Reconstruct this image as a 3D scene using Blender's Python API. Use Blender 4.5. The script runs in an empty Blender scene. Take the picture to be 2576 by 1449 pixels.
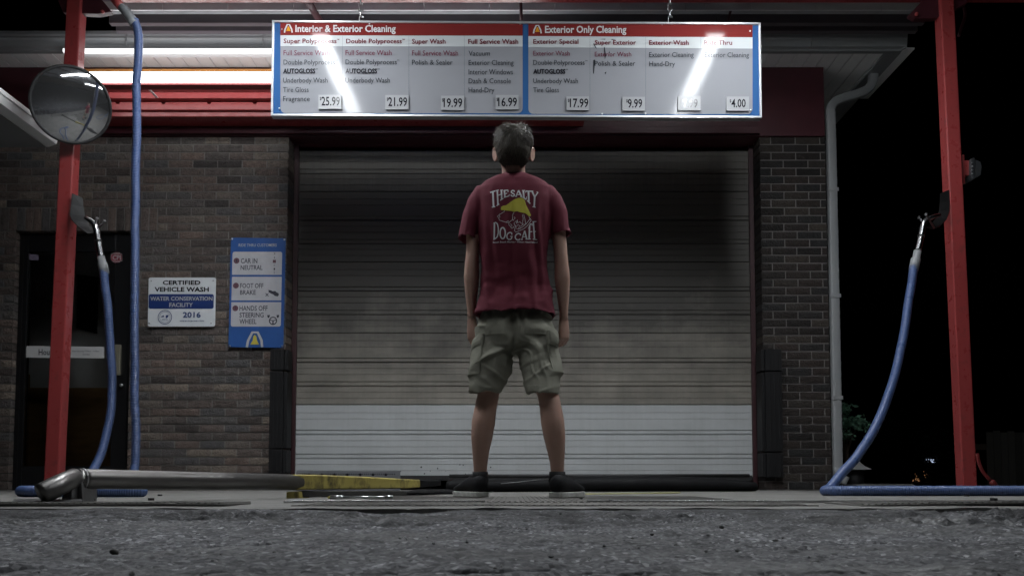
import bpy, math, random
import numpy as np
from mathutils import Vector, Matrix, noise
from mathutils.bvhtree import BVHTree

random.seed(7)
rng = np.random.default_rng(11)
SC = bpy.context.scene
COL = SC.collection
R = math.radians

# ------------------------------------------------------------------ camera
FPX, CW, HZ = 2200.0, 2576.0, 1207.0       # focal length, width and horizon row of the photograph at 2576 px
TH = R(3.2)
CAMZ = 0.085
SH = (HZ - 724.5) - FPX * math.tan(TH)
cam = bpy.data.cameras.new("camera")
cam_ob = bpy.data.objects.new("camera", cam)
COL.objects.link(cam_ob)
cam.lens = FPX / CW * 36.0
cam.sensor_width = 36.0
cam.shift_y = SH / CW
cam.clip_start = 0.02
cam.clip_end = 500
cam_ob.location = (0, 0, CAMZ)
cam_ob.rotation_euler = (R(90) + TH, 0, 0)
cam.dof.use_dof = True
cam.dof.focus_distance = 4.6
cam.dof.aperture_fstop = 18
SC.camera = cam_ob

# ------------------------------------------------------------------ night sky
w = bpy.data.worlds.new("World")
SC.world = w
w.use_nodes = True
nt = w.node_tree
sky = nt.nodes.new("ShaderNodeTexSky")
sky.sky_type = 'NISHITA'
sky.sun_disc = False
sky.sun_elevation = R(-7)
sky.sun_rotation = R(150)
bg = nt.nodes["Background"]
nt.links.new(sky.outputs[0], bg.inputs[0])
bg.inputs[1].default_value = 0.12

SC.view_settings.view_transform = 'Standard'
SC.view_settings.look = 'None'
SC.view_settings.exposure = 0.0
SC.view_settings.gamma = 1.0
SC.cycles.use_denoising = True
SC.cycles.max_bounces = 8
SC.cycles.sample_clamp_indirect = 6

LAMP = 135.0        # radiance of the canopy strip lamps
FILL_BACK = 36.0  # added rear pair, out of view, brightens the asphalt and the man's back
EAVE = 13.0         # radiance of the lamps under the eave

# ------------------------------------------------------------------ helpers
CT, ST = math.cos(TH), math.sin(TH)


def ray(px, py):
    u, v = px - CW / 2, (724.5 - py) + SH
    return Vector((u, FPX * CT - v * ST, FPX * ST + v * CT))


def at(px, py, Y):
    d = ray(px, py)
    return Vector((0, 0, CAMZ)) + d * (Y / d.y)


def atz(px, py, z):
    d = ray(px, py)
    return Vector((0, 0, CAMZ)) + d * ((z - CAMZ) / d.z)


def zat(py, Y):
    return at(CW / 2, py, Y).z


def xat(px, Y, py=700):
    return at(px, py, Y).x


ORG = {}


def tag(o, label=None, cat=None, group=None, kind=None):
    if label: o['label'] = label
    if cat: o['category'] = cat
    if group: o['group'] = group
    if kind: o['kind'] = kind
    return o


def empty(name, loc, label, cat, group=None):
    o = bpy.data.objects.new(name, None)
    COL.objects.link(o)
    o.location = loc
    o.empty_display_size = 0.1
    ORG[o.name] = Vector(loc)
    return tag(o, label, cat, group)


class MB:
    def __init__(s):
        s.v, s.f, s.m, s.sm = [], [], [], []

    def add(s, vs, fs, mi=0, smooth=False):
        b = len(s.v)
        s.v.extend([tuple(p) for p in vs])
        for f in fs:
            s.f.append([i + b for i in f]); s.m.append(mi); s.sm.append(smooth)

    def box(s, x0, x1, y0, y1, z0, z1, mi=0):
        s.hexa([(x0, y0, z0), (x1, y0, z0), (x1, y1, z0), (x0, y1, z0), (x0, y0, z1), (x1, y0, z1), (x1, y1, z1), (x0, y1, z1)], mi)

    def hexa(s, c, mi=0):
        s.add(c, [(0, 3, 2, 1), (4, 5, 6, 7), (0, 1, 5, 4), (1, 2, 6, 5), (2, 3, 7, 6), (3, 0, 4, 7)], mi)

    def plate(s, poly, d, mi=0):
        """a flat polygon of 3D points given thickness along the vector d"""
        n = len(poly); d = Vector(d)
        vs = [Vector(p) for p in poly] + [Vector(p) + d for p in poly]
        fs = [tuple(range(n)), tuple(range(2 * n - 1, n - 1, -1))] + [(i, i + n, (i + 1) % n + n, (i + 1) % n) for i in range(n)]
        s.add(vs, fs, mi)

    def face(s, poly, mi=0):
        s.add(poly, [tuple(range(len(poly)))], mi)

    def loft(s, rings, mi=0, smooth=True, caps=True, close=True):
        n = len(rings[0]); vs = [p for r in rings for p in r]; fs = []
        for i in range(len(rings) - 1):
            for j in range(n if close else n - 1):
                a, b = i * n + j, i * n + (j + 1) % n
                fs.append((a, b, b + n, a + n))
        if caps:
            fs.append(tuple(range(n - 1, -1, -1)))
            fs.append(tuple(range((len(rings) - 1) * n, len(rings) * n)))
        s.add(vs, fs, mi, smooth)

    def tube(s, path, rad, seg=12, mi=0, caps=True, hint=(0, 1, 0), smooth=True, ex=2.0):
        path = [Vector(p) for p in path]; n = len(path); rings = []
        hint = Vector(hint)
        for i, p in enumerate(path):
            t = (path[min(i + 1, n - 1)] - path[max(i - 1, 0)]).normalized()
            sd = hint.cross(t)
            if sd.length < 0.15: sd = Vector((0, 0, 1)).cross(t)
            if sd.length < 0.15: sd = Vector((1, 0, 0)).cross(t)
            sd.normalize(); nn = t.cross(sd)
            r = rad[i] if isinstance(rad, (list, tuple)) and len(rad) == n else rad
            a, b = (r if isinstance(r, (tuple, list)) else (r, r))
            ring = []
            for k in range(seg):
                th = 2 * math.pi * k / seg
                c, q = math.cos(th), math.sin(th)
                c = math.copysign(abs(c) ** (2 / ex), c); q = math.copysign(abs(q) ** (2 / ex), q)
                ring.append(p + sd * (a * c) + nn * (b * q))
            rings.append(ring)
        s.loft(rings, mi, smooth, caps)

    def ellipsoid(s, c, r, mi=0, nu=20, nv=12, rot=None):
        c = Vector(c); vs = []; fs = []
        for i in range(nv + 1):
            ph = math.pi * i / nv
            for j in range(nu):
                th = 2 * math.pi * j / nu
                p = Vector((r[0] * math.sin(ph) * math.cos(th), r[1] * math.sin(ph) * math.sin(th), r[2] * math.cos(ph)))
                if rot: p = rot @ p
                vs.append(c + p)
        for i in range(nv):
            for j in range(nu):
                a, b = i * nu + j, i * nu + (j + 1) % nu
                fs.append((a, a + nu, b + nu, b))
        s.add(vs, fs, mi, True)

    def stroke(s, pts, wd, to3, mi=0):
        """a flat line of width wd through 2D points, mapped to 3D by to3"""
        P = [Vector(p) for p in pts]
        n = len(P)
        L, Rr = [], []
        for i in range(n):
            t = (P[min(i + 1, n - 1)] - P[max(i - 1, 0)])
            if t.length == 0: t = Vector((1, 0))
            t.normalize(); q = Vector((-t.y, t.x)) * wd / 2
            L.append(P[i] + q); Rr.append(P[i] - q)
        for i in range(n - 1):
            s.add([to3(*L[i]), to3(*L[i + 1]), to3(*Rr[i + 1]), to3(*Rr[i])], [(0, 1, 2, 3)], mi)

    def build(s, name, mats, parent=None, bevel=0, label=None):
        o = MBbuild(name, np.array(s.v, dtype=np.float64).reshape(-1, 3), s.f, mats, parent, s.m, s.sm)
        if bevel:
            b = o.modifiers.new("bevel", 'BEVEL'); b.width = bevel; b.segments = 2; b.limit_method = 'ANGLE'; b.angle_limit = R(40)
        if label: o['label'] = label
        return o


def MBbuild(name, V, F, mats, parent=None, mi=None, sm=None):
    org = ORG[parent.name] if parent else Vector((0, 0, 0))
    me = bpy.data.meshes.new(name)
    V = V - np.array(org)
    me.from_pydata([tuple(p) for p in V], [], F)
    if not isinstance(mats, (list, tuple)): mats = [mats]
    for m in mats: me.materials.append(m)
    if mi: me.polygons.foreach_set('material_index', mi)
    if sm is True: me.polygons.foreach_set('use_smooth', [True] * len(me.polygons))
    elif sm: me.polygons.foreach_set('use_smooth', sm)
    me.update()
    o = bpy.data.objects.new(name, me)
    COL.objects.link(o)
    if parent: o.parent = parent
    ORG[o.name] = org
    return o


def rebase(o, loc):
    """move a top-level mesh's origin to its base"""
    loc = Vector(loc); o.data.transform(Matrix.Translation(-loc)); o.location = loc; ORG[o.name] = loc
    return o


def catmull(P, step):
    P = [Vector(p) for p in P]
    Q = [P[0] * 2 - P[1]] + P + [P[-1] * 2 - P[-2]]
    out = []
    for i in range(1, len(Q) - 2):
        a, b, c, d = Q[i - 1:i + 3]
        n = max(4, int((c - b).length / 0.004))
        for k in range(n):
            t = k / n
            out.append(0.5 * ((2 * b) + (c - a) * t + (2 * a - 5 * b + 4 * c - d) * t * t + (3 * b - a - 3 * c + d) * t ** 3))
    out.append(P[-1])
    A = np.array(out); L = np.concatenate([[0], np.cumsum(np.linalg.norm(np.diff(A, axis=0), axis=1))])
    q = np.arange(0, L[-1], step)
    return [Vector((np.interp(t, L, A[:, 0]), np.interp(t, L, A[:, 1]), np.interp(t, L, A[:, 2]))) for t in q]


def vnoise(X, Y, cell, seed):
    r = np.random.default_rng(seed)
    G = r.random((256, 256))
    x, y = X / cell + 1000.3, Y / cell + 1000.7
    xi, yi = np.floor(x).astype(int), np.floor(y).astype(int)
    fx, fy = x - xi, y - yi
    fx = fx * fx * (3 - 2 * fx); fy = fy * fy * (3 - 2 * fy)
    g = lambda a, b: G[a % 256, b % 256]
    return (g(xi, yi) * (1 - fx) + g(xi + 1, yi) * fx) * (1 - fy) + (g(xi, yi + 1) * (1 - fx) + g(xi + 1, yi + 1) * fx) * fy - 0.5


# ------------------------------------------------------------------ materials
def mat(name, col, rough=0.5, metal=0.0, var=0.0, vscale=5.0, vdark=None, bump=0.0, bscale=60.0, spec=0.5, sss=0.0, stretch=(1, 1, 1), island=0.0, thresh=(0.35, 0.75), coat=0.0, rvar=0.0):
    m = bpy.data.materials.new(name)
    m.use_nodes = True
    N, L = m.node_tree.nodes, m.node_tree.links
    p = N["Principled BSDF"]
    p.inputs["Base Color"].default_value = (*col, 1)
    p.inputs["Roughness"].default_value = rough
    p.inputs["Metallic"].default_value = metal
    p.inputs["Specular IOR Level"].default_value = spec
    if coat:
        p.inputs["Coat Weight"].default_value = coat; p.inputs["Coat Roughness"].default_value = 0.1
    if sss:
        p.inputs["Subsurface Weight"].default_value = sss
        p.inputs["Subsurface Radius"].default_value = (0.012, 0.005, 0.003)
        p.inputs["Subsurface Scale"].default_value = 1.0
    tc = N.new("ShaderNodeTexCoord"); mp = N.new("ShaderNodeMapping")
    mp.inputs["Scale"].default_value = stretch
    L.new(tc.outputs["Object"], mp.inputs[0])
    cur = None
    if var:
        nz = N.new("ShaderNodeTexNoise"); nz.inputs["Scale"].default_value = vscale; nz.inputs["Detail"].default_value = 8; nz.inputs["Roughness"].default_value = 0.65
        L.new(mp.outputs[0], nz.inputs[0])
        rp = N.new("ShaderNodeMapRange"); rp.inputs[1].default_value = thresh[0]; rp.inputs[2].default_value = thresh[1]
        rp.inputs[3].default_value = 0; rp.inputs[4].default_value = var
        L.new(nz.outputs[0], rp.inputs[0])
        mx = N.new("ShaderNodeMix"); mx.data_type = 'RGBA'
        mx.inputs[6].default_value = (*col, 1)
        mx.inputs[7].default_value = (*(vdark or tuple(c * 0.35 for c in col)), 1)
        L.new(rp.outputs[0], mx.inputs[0])
        cur = mx.outputs[2]
        if rvar:
            rr = N.new("ShaderNodeMapRange"); rr.inputs[3].default_value = max(rough - rvar, 0.05); rr.inputs[4].default_value = min(1, rough + rvar)
            rr.inputs[1].default_value = 0.3; rr.inputs[2].default_value = 0.7
            L.new(nz.outputs[0], rr.inputs[0]); L.new(rr.outputs[0], p.inputs["Roughness"])
        L.new(cur, p.inputs["Base Color"])
    if island:
        ge = N.new("ShaderNodeNewGeometry"); hv = N.new("ShaderNodeHueSaturation")
        mr = N.new("ShaderNodeMapRange"); mr.inputs[3].default_value = 1 - island; mr.inputs[4].default_value = 1 + island
        L.new(ge.outputs["Random Per Island"], mr.inputs[0]); L.new(mr.outputs[0], hv.inputs["Value"])
        if cur: L.new(cur, hv.inputs["Color"])
        else: hv.inputs["Color"].default_value = (*col, 1)
        L.new(hv.outputs[0], p.inputs["Base Color"])
    if bump:
        bz = N.new("ShaderNodeTexNoise"); bz.inputs["Scale"].default_value = bscale; bz.inputs["Detail"].default_value = 6
        L.new(mp.outputs[0], bz.inputs[0])
        bp = N.new("ShaderNodeBump"); bp.inputs["Strength"].default_value = bump; bp.inputs["Distance"].default_value = 0.01
        L.new(bz.outputs[0], bp.inputs["Height"]); L.new(bp.outputs[0], p.inputs["Normal"])
    return m


def emit(name, col, s):
    m = bpy.data.materials.new(name); m.use_nodes = True
    N, L = m.node_tree.nodes, m.node_tree.links
    N.remove(N["Principled BSDF"])
    e = N.new("ShaderNodeEmission"); e.inputs[0].default_value = (*col, 1); e.inputs[1].default_value = s
    L.new(e.outputs[0], N["Material Output"].inputs[0])
    return m


def glass(name, tint=0.75):
    m = bpy.data.materials.new(name); m.use_nodes = True
    N, L = m.node_tree.nodes, m.node_tree.links
    N.remove(N["Principled BSDF"])
    t = N.new("ShaderNodeBsdfTransparent"); t.inputs[0].default_value = (tint, tint, tint, 1)
    g = N.new("ShaderNodeBsdfGlossy"); g.inputs[1].default_value = 0.02
    f = N.new("ShaderNodeFresnel"); f.inputs[0].default_value = 1.5
    x = N.new("ShaderNodeMixShader")
    L.new(f.outputs[0], x.inputs[0]); L.new(t.outputs[0], x.inputs[1]); L.new(g.outputs[0], x.inputs[2])
    L.new(x.outputs[0], N["Material Output"].inputs[0])
    return m


RED = mat("red_paint", (0.27, 0.042, 0.042), 0.36, var=0.35, vscale=14, vdark=(0.2, 0.03, 0.03), bump=0.06, bscale=40, thresh=(0.5, 0.75), rvar=0.12)
RED_POLE = mat("red_pole_paint", (0.27, 0.042, 0.042), 0.3, var=0.75, vscale=12, vdark=(0.13, 0.035, 0.032), thresh=(0.56, 0.72), bump=0.03, bscale=120, rvar=0.06)
MAROON = mat("maroon_metal", (0.058, 0.012, 0.018), 0.45, var=0.5, vscale=6, bump=0.05)
OVERLIT_RED = mat("overlit_red_trim", (0.6, 0.27, 0.08), 0.4)  # red trim coloured orange, the strong light on it put into the colour
WHITE = mat("white_metal", (0.72, 0.73, 0.73), 0.4, var=0.35, vscale=7, vdark=(0.5, 0.5, 0.48), bump=0.03)
GREYW = mat("weathered_white_metal", (0.22, 0.23, 0.24), 0.5, var=0.5, vscale=5, vdark=(0.25, 0.25, 0.24), bump=0.04)
SOFF = mat("soffit_white", (0.82, 0.82, 0.82), 0.5, var=0.3, vscale=6, vdark=(0.6, 0.6, 0.58))
DECK = mat("deck_metal", (0.45, 0.46, 0.48), 0.5, var=0.5, vscale=4)
CONC = mat("slab_concrete", (0.2, 0.195, 0.185), 0.75, var=0.7, vscale=3.5, vdark=(0.09, 0.088, 0.083), bump=0.35, bscale=70, spec=0.3)
STEEL = mat("dull_steel", (0.32, 0.32, 0.33), 0.33, metal=0.9, var=0.6, vscale=9, vdark=(0.13, 0.12, 0.115), bump=0.06, bscale=35, rvar=0.1)
PIPE = mat("worn_steel_pipe", (0.2, 0.195, 0.19), 0.4, metal=0.85, var=0.7, vscale=7, vdark=(0.12, 0.11, 0.105), bump=0.05, bscale=25, stretch=(0.5, 0.5, 2), rvar=0.12)
CHROME = mat("chrome", (0.7, 0.71, 0.73), 0.28, metal=1.0, var=0.3, vscale=20)
BRIGHT = mat("bright_steel_edge", (0.7, 0.71, 0.72), 0.25, metal=1.0)
BLACKR = mat("black_rubber", (0.012, 0.012, 0.013), 0.6, var=0.6, vscale=8, vdark=(0.03, 0.03, 0.03), bump=0.2, bscale=30)
TARP = mat("black_vinyl", (0.004, 0.004, 0.005), 0.7, spec=0.2, bump=0.15, bscale=9, var=0.5, vscale=5, vdark=(0.02, 0.02, 0.02))
GUARD = mat("black_corner_guard_rubber", (0.005, 0.005, 0.006), 0.6, spec=0.3, var=0.5, vscale=10, vdark=(0.012, 0.012, 0.012), bump=0.15, bscale=40, stretch=(3, 3, 0.4))
HOSE = mat("blue_vinyl_hose", (0.055, 0.092, 0.21), 0.33, var=0.4, vscale=16, vdark=(0.1, 0.13, 0.26), rvar=0.1)
CUFF = mat("grey_hose_cuff", (0.25, 0.26, 0.27), 0.45, var=0.5, vscale=25)
YEL = mat("scuffed_yellow_paint", (0.42, 0.35, 0.095), 0.5, var=0.95, vscale=13, vdark=(0.045, 0.038, 0.022), thresh=(0.49, 0.66), bump=0.1, bscale=25, stretch=(1, 1, 0.6))
ALU = mat("sign_frame_aluminium", (0.6, 0.61, 0.62), 0.3, metal=0.7)
GLOSSR = 0.105
SBLUE = mat("sign_blue", (0.025, 0.075, 0.19), GLOSSR, spec=0.09)
SRED = mat("sign_red", (0.14, 0.02, 0.019), GLOSSR, spec=0.09)
SWHITE = mat("sign_white", (0.4, 0.42, 0.43), GLOSSR, spec=0.09)
SGREY = mat("sign_grey", (0.195, 0.2, 0.217), GLOSSR, spec=0.09)
STAG = mat("price_tag_white", (0.25, 0.255, 0.265), 0.3, spec=0.2)
TWHITE = mat("ink_white", (0.45, 0.45, 0.46), GLOSSR, spec=0.09)
TRED = mat("ink_red", (0.1, 0.008, 0.014), GLOSSR, spec=0.09)
TMAR = mat("ink_maroon", (0.11, 0.018, 0.038), GLOSSR, spec=0.09)
TGREY = mat("ink_grey", (0.03, 0.032, 0.038), GLOSSR, spec=0.09)
TBLK = mat("ink_black", (0.008, 0.008, 0.012), GLOSSR, spec=0.2)
GOLD = mat("ink_gold", (0.5, 0.22, 0.02), GLOSSR, spec=0.2)
W2 = mat("plate_white", (0.7, 0.73, 0.76), 0.35, var=0.2, vscale=9)
NAVY = mat("ink_navy", (0.012, 0.035, 0.15), 0.4)
B2 = mat("plate_blue", (0.03, 0.1, 0.32), 0.35, var=0.3, vscale=8)
G2 = mat("plate_pale_grey", (0.5, 0.5, 0.53), 0.4, var=0.3, vscale=8)
D2 = mat("ink_dark", (0.03, 0.03, 0.045), 0.5)
MAG = mat("ink_faded_red", (0.12, 0.05, 0.07), 0.5)
YB = mat("ink_yellow", (0.5, 0.42, 0.06), 0.45)
FRAMEB = mat("black_aluminium_frame", (0.008, 0.008, 0.009), 0.35)
SKIN = mat("skin", (0.43, 0.275, 0.22), 0.5, sss=0.12, var=0.35, vscale=22, vdark=(0.36, 0.2, 0.155), bump=0.08, bscale=260)
SHIRT = mat("maroon_cotton", (0.118, 0.02, 0.034), 0.85, var=0.3, vscale=30, vdark=(0.095, 0.015, 0.025), bump=0.25, bscale=900, spec=0.2)
SHORTS = mat("khaki_cotton", (0.215, 0.213, 0.175), 0.9, var=0.4, vscale=25, vdark=(0.16, 0.158, 0.128), bump=0.3, bscale=500, spec=0.15)
HAIR = mat("brown_hair", (0.075, 0.064, 0.052), 0.45, island=0.6, spec=0.35)
SHOE = mat("black_canvas", (0.012, 0.012, 0.014), 0.8, bump=0.3, bscale=400, spec=0.25)
SOLE = mat("white_rubber_sole", (0.62, 0.62, 0.6), 0.5, var=0.7, vscale=40, vdark=(0.2, 0.2, 0.19))
SOCK = mat("black_sock", (0.01, 0.01, 0.011), 0.9, bump=0.3, bscale=500)
PRW = mat("print_white", (0.62, 0.62, 0.64), 0.7)
PRY = mat("print_yellow", (0.5, 0.45, 0.04), 0.7, var=0.4, vscale=40, vdark=(0.35, 0.32, 0.04))


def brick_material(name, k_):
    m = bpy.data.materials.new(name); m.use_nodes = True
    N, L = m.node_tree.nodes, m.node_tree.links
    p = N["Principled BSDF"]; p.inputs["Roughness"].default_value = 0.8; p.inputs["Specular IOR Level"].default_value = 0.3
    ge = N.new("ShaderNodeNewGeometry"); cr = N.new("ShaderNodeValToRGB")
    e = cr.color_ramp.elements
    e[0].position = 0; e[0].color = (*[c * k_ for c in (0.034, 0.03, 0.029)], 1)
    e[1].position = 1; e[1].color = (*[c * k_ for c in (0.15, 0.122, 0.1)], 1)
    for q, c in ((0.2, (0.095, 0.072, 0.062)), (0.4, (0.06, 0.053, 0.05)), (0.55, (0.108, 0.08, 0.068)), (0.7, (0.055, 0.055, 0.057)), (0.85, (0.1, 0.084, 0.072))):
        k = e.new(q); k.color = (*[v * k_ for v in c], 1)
    L.new(ge.outputs["Random Per Island"], cr.inputs[0])
    tc = N.new("ShaderNodeTexCoord")
    nz = N.new("ShaderNodeTexNoise"); nz.inputs["Scale"].default_value = 22; nz.inputs["Detail"].default_value = 8; nz.inputs["Roughness"].default_value = 0.7
    L.new(tc.outputs["Object"], nz.inputs[0])
    mr = N.new("ShaderNodeMapRange"); mr.inputs[1].default_value = 0.3; mr.inputs[2].default_value = 0.7; mr.inputs[3].default_value = 0.6; mr.inputs[4].default_value = 1.45
    L.new(nz.outputs[0], mr.inputs[0])
    mm = N.new("ShaderNodeMix"); mm.data_type = 'RGBA'; mm.blend_type = 'MULTIPLY'; mm.inputs[0].default_value = 1
    L.new(cr.outputs[0], mm.inputs[6]); L.new(mr.outputs[0], mm.inputs[7])
    # pale mineral stains
    n2 = N.new("ShaderNodeTexNoise"); n2.inputs["Scale"].default_value = 4.5; n2.inputs["Detail"].default_value = 10; n2.inputs["Roughness"].default_value = 0.75
    L.new(tc.outputs["Object"], n2.inputs[0])
    m2 = N.new("ShaderNodeMapRange"); m2.inputs[1].default_value = 0.6; m2.inputs[2].default_value = 0.78; m2.inputs[4].default_value = 0.55
    L.new(n2.outputs[0], m2.inputs[0])
    m3 = N.new("ShaderNodeMix"); m3.data_type = 'RGBA'; m3.inputs[7].default_value = (0.17, 0.155, 0.14, 1)
    L.new(m2.outputs[0], m3.inputs[0]); L.new(mm.outputs[2], m3.inputs[6])
    # dark drag creases in the clay
    cm = N.new("ShaderNodeMapping"); cm.inputs["Scale"].default_value = (1, 1, 2.3); L.new(tc.outputs["Object"], cm.inputs[0])
    cn = N.new("ShaderNodeTexNoise"); cn.inputs["Scale"].default_value = 9; cn.inputs["Detail"].default_value = 4; cn.inputs["Distortion"].default_value = 0.6
    L.new(cm.outputs[0], cn.inputs[0])
    ca = N.new("ShaderNodeMath"); ca.operation = 'SUBTRACT'; ca.inputs[1].default_value = 0.5; L.new(cn.outputs[0], ca.inputs[0])
    cb = N.new("ShaderNodeMath"); cb.operation = 'ABSOLUTE'; L.new(ca.outputs[0], cb.inputs[0])
    cc = N.new("ShaderNodeMapRange"); cc.inputs[1].default_value = 0.0; cc.inputs[2].default_value = 0.011; cc.inputs[3].default_value = 0.4; L.new(cb.outputs[0], cc.inputs[0])
    m4 = N.new("ShaderNodeMix"); m4.data_type = 'RGBA'; m4.blend_type = 'MULTIPLY'; m4.inputs[0].default_value = 1 if k_ > 0.8 else 0.3
    L.new(m3.outputs[2], m4.inputs[6]); L.new(cc.outputs[0], m4.inputs[7]); L.new(m4.outputs[2], p.inputs["Base Color"])
    wv = N.new("ShaderNodeTexNoise"); wv.inputs["Scale"].default_value = 45; wv.inputs["Detail"].default_value = 5; wv.inputs["Distortion"].default_value = 1.2
    L.new(tc.outputs["Object"], wv.inputs[0])
    b = N.new("ShaderNodeBump"); b.inputs["Strength"].default_value = 0.95; b.inputs["Distance"].default_value = 0.012
    L.new(wv.outputs[0], b.inputs["Height"]); L.new(b.outputs[0], p.inputs["Normal"])
    return m


TRACK = mat("dark_maroon_track", (0.035, 0.01, 0.013), 0.5)
PURL = mat("dark_purlin_steel", (0.1, 0.085, 0.095), 0.5)
BRICK = brick_material("brown_brick", 1.3)
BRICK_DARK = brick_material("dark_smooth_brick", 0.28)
MORTAR_PALE = mat("pale_mortar", (0.175, 0.163, 0.158), 0.9, var=0.5, vscale=6, vdark=(0.1, 0.093, 0.09))
MORTAR = mat("grey_mortar", (0.21, 0.2, 0.188), 0.9, var=0.65, vscale=4, vdark=(0.06, 0.056, 0.052), bump=0.4, bscale=120, spec=0.2)


def asphalt_material():
    m = bpy.data.materials.new("asphalt"); m.use_nodes = True
    N, L = m.node_tree.nodes, m.node_tree.links
    p = N["Principled BSDF"]; p.inputs["Roughness"].default_value = 0.78; p.inputs["Specular IOR Level"].default_value = 0.3
    tc = N.new("ShaderNodeTexCoord")
    vo = N.new("ShaderNodeTexVoronoi"); vo.inputs["Scale"].default_value = 150
    L.new(tc.outputs["Object"], vo.inputs[0])
    cr = N.new("ShaderNodeValToRGB")
    e = cr.color_ramp.elements
    e[0].color = (0.018, 0.018, 0.02, 1); e[1].color = (0.42, 0.42, 0.425, 1)
    k = e.new(0.45); k.color = (0.062, 0.063, 0.067, 1)
    k = e.new(0.82); k.color = (0.15, 0.15, 0.155, 1)
    L.new(vo.outputs["Color"], cr.inputs[0])
    nz = N.new("ShaderNodeTexNoise"); nz.inputs["Scale"].default_value = 5; nz.inputs["Detail"].default_value = 9; nz.inputs["Roughness"].default_value = 0.7
    L.new(tc.outputs["Object"], nz.inputs[0])
    mr = N.new("ShaderNodeMapRange"); mr.inputs[1].default_value = 0.3; mr.inputs[2].default_value = 0.7; mr.inputs[3].default_value = 0.45; mr.inputs[4].default_value = 1.5
    L.new(nz.outputs[0], mr.inputs[0])
    mm = N.new("ShaderNodeMix"); mm.data_type = 'RGBA'; mm.blend_type = 'MULTIPLY'; mm.inputs[0].default_value = 1
    L.new(cr.outputs[0], mm.inputs[6]); L.new(mr.outputs[0], mm.inputs[7]); L.new(mm.outputs[2], p.inputs["Base Color"])
    mp = N.new("ShaderNodeMapping"); mp.inputs["Scale"].default_value = (1, 2.2, 1); L.new(tc.outputs["Object"], mp.inputs[0])
    n5 = N.new("ShaderNodeTexNoise"); n5.inputs["Scale"].default_value = 1.7; n5.inputs["Detail"].default_value = 12; n5.inputs["Roughness"].default_value = 0.72
    L.new(mp.outputs[0], n5.inputs[0])
    c5 = N.new("ShaderNodeValToRGB"); e5 = c5.color_ramp.elements
    e5[0].position = 0.36; e5[0].color = (0.36, 0.36, 0.37, 1); e5[1].position = 0.64; e5[1].color = (2.0, 2.0, 2.05, 1)
    k = e5.new(0.47); k.color = (1.1, 1.1, 1.13, 1)
    L.new(n5.outputs[0], c5.inputs[0])
    m5 = N.new("ShaderNodeMix"); m5.data_type = 'RGBA'; m5.blend_type = 'MULTIPLY'; m5.inputs[0].default_value = 1
    L.new(mm.outputs[2], m5.inputs[6]); L.new(c5.outputs[0], m5.inputs[7]); L.new(m5.outputs[2], p.inputs["Base Color"])
    sx5 = N.new("ShaderNodeSeparateXYZ"); L.new(tc.outputs["Object"], sx5.inputs[0])
    n6 = N.new("ShaderNodeTexNoise"); n6.inputs["Scale"].default_value = 3.2; n6.inputs["Detail"].default_value = 9; n6.inputs["Roughness"].default_value = 0.68; L.new(mp.outputs[0], n6.inputs[0])
    y6 = N.new("ShaderNodeMapRange"); y6.inputs[1].default_value = 1.25; y6.inputs[2].default_value = 2.2; y6.inputs[3].default_value = -0.22; y6.inputs[4].default_value = 0.1; L.new(sx5.outputs[1], y6.inputs[0])
    a6 = N.new("ShaderNodeMath"); a6.operation = 'ADD'; L.new(n6.outputs[0], a6.inputs[0]); L.new(y6.outputs[0], a6.inputs[1])
    w6 = N.new("ShaderNodeMapRange"); w6.inputs[1].default_value = 0.47; w6.inputs[2].default_value = 0.62; w6.inputs[3].default_value = 1.0; w6.inputs[4].default_value = 0.22; L.new(a6.outputs[0], w6.inputs[0])
    m6 = N.new("ShaderNodeMix"); m6.data_type = 'RGBA'; m6.blend_type = 'MULTIPLY'; m6.inputs[0].default_value = 1
    L.new(m5.outputs[2], m6.inputs[6]); L.new(w6.outputs[0], m6.inputs[7]); L.new(m6.outputs[2], p.inputs["Base Color"])
    r5 = N.new("ShaderNodeMapRange"); r5.inputs[1].default_value = 0.38; r5.inputs[2].default_value = 0.5; r5.inputs[3].default_value = 0.5; r5.inputs[4].default_value = 0.8
    L.new(n5.outputs[0], r5.inputs[0]); L.new(r5.outputs[0], p.inputs["Roughness"])
    n3 = N.new("ShaderNodeTexNoise"); n3.inputs["Scale"].default_value = 160; n3.inputs["Detail"].default_value = 4
    L.new(tc.outputs["Object"], n3.inputs[0])
    b = N.new("ShaderNodeBump"); b.inputs["Strength"].default_value = 0.5; b.inputs["Distance"].default_value = 0.004
    L.new(n3.outputs[0], b.inputs["Height"]); L.new(b.outputs[0], p.inputs["Normal"])
    return m


ASPH = asphalt_material()


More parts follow.
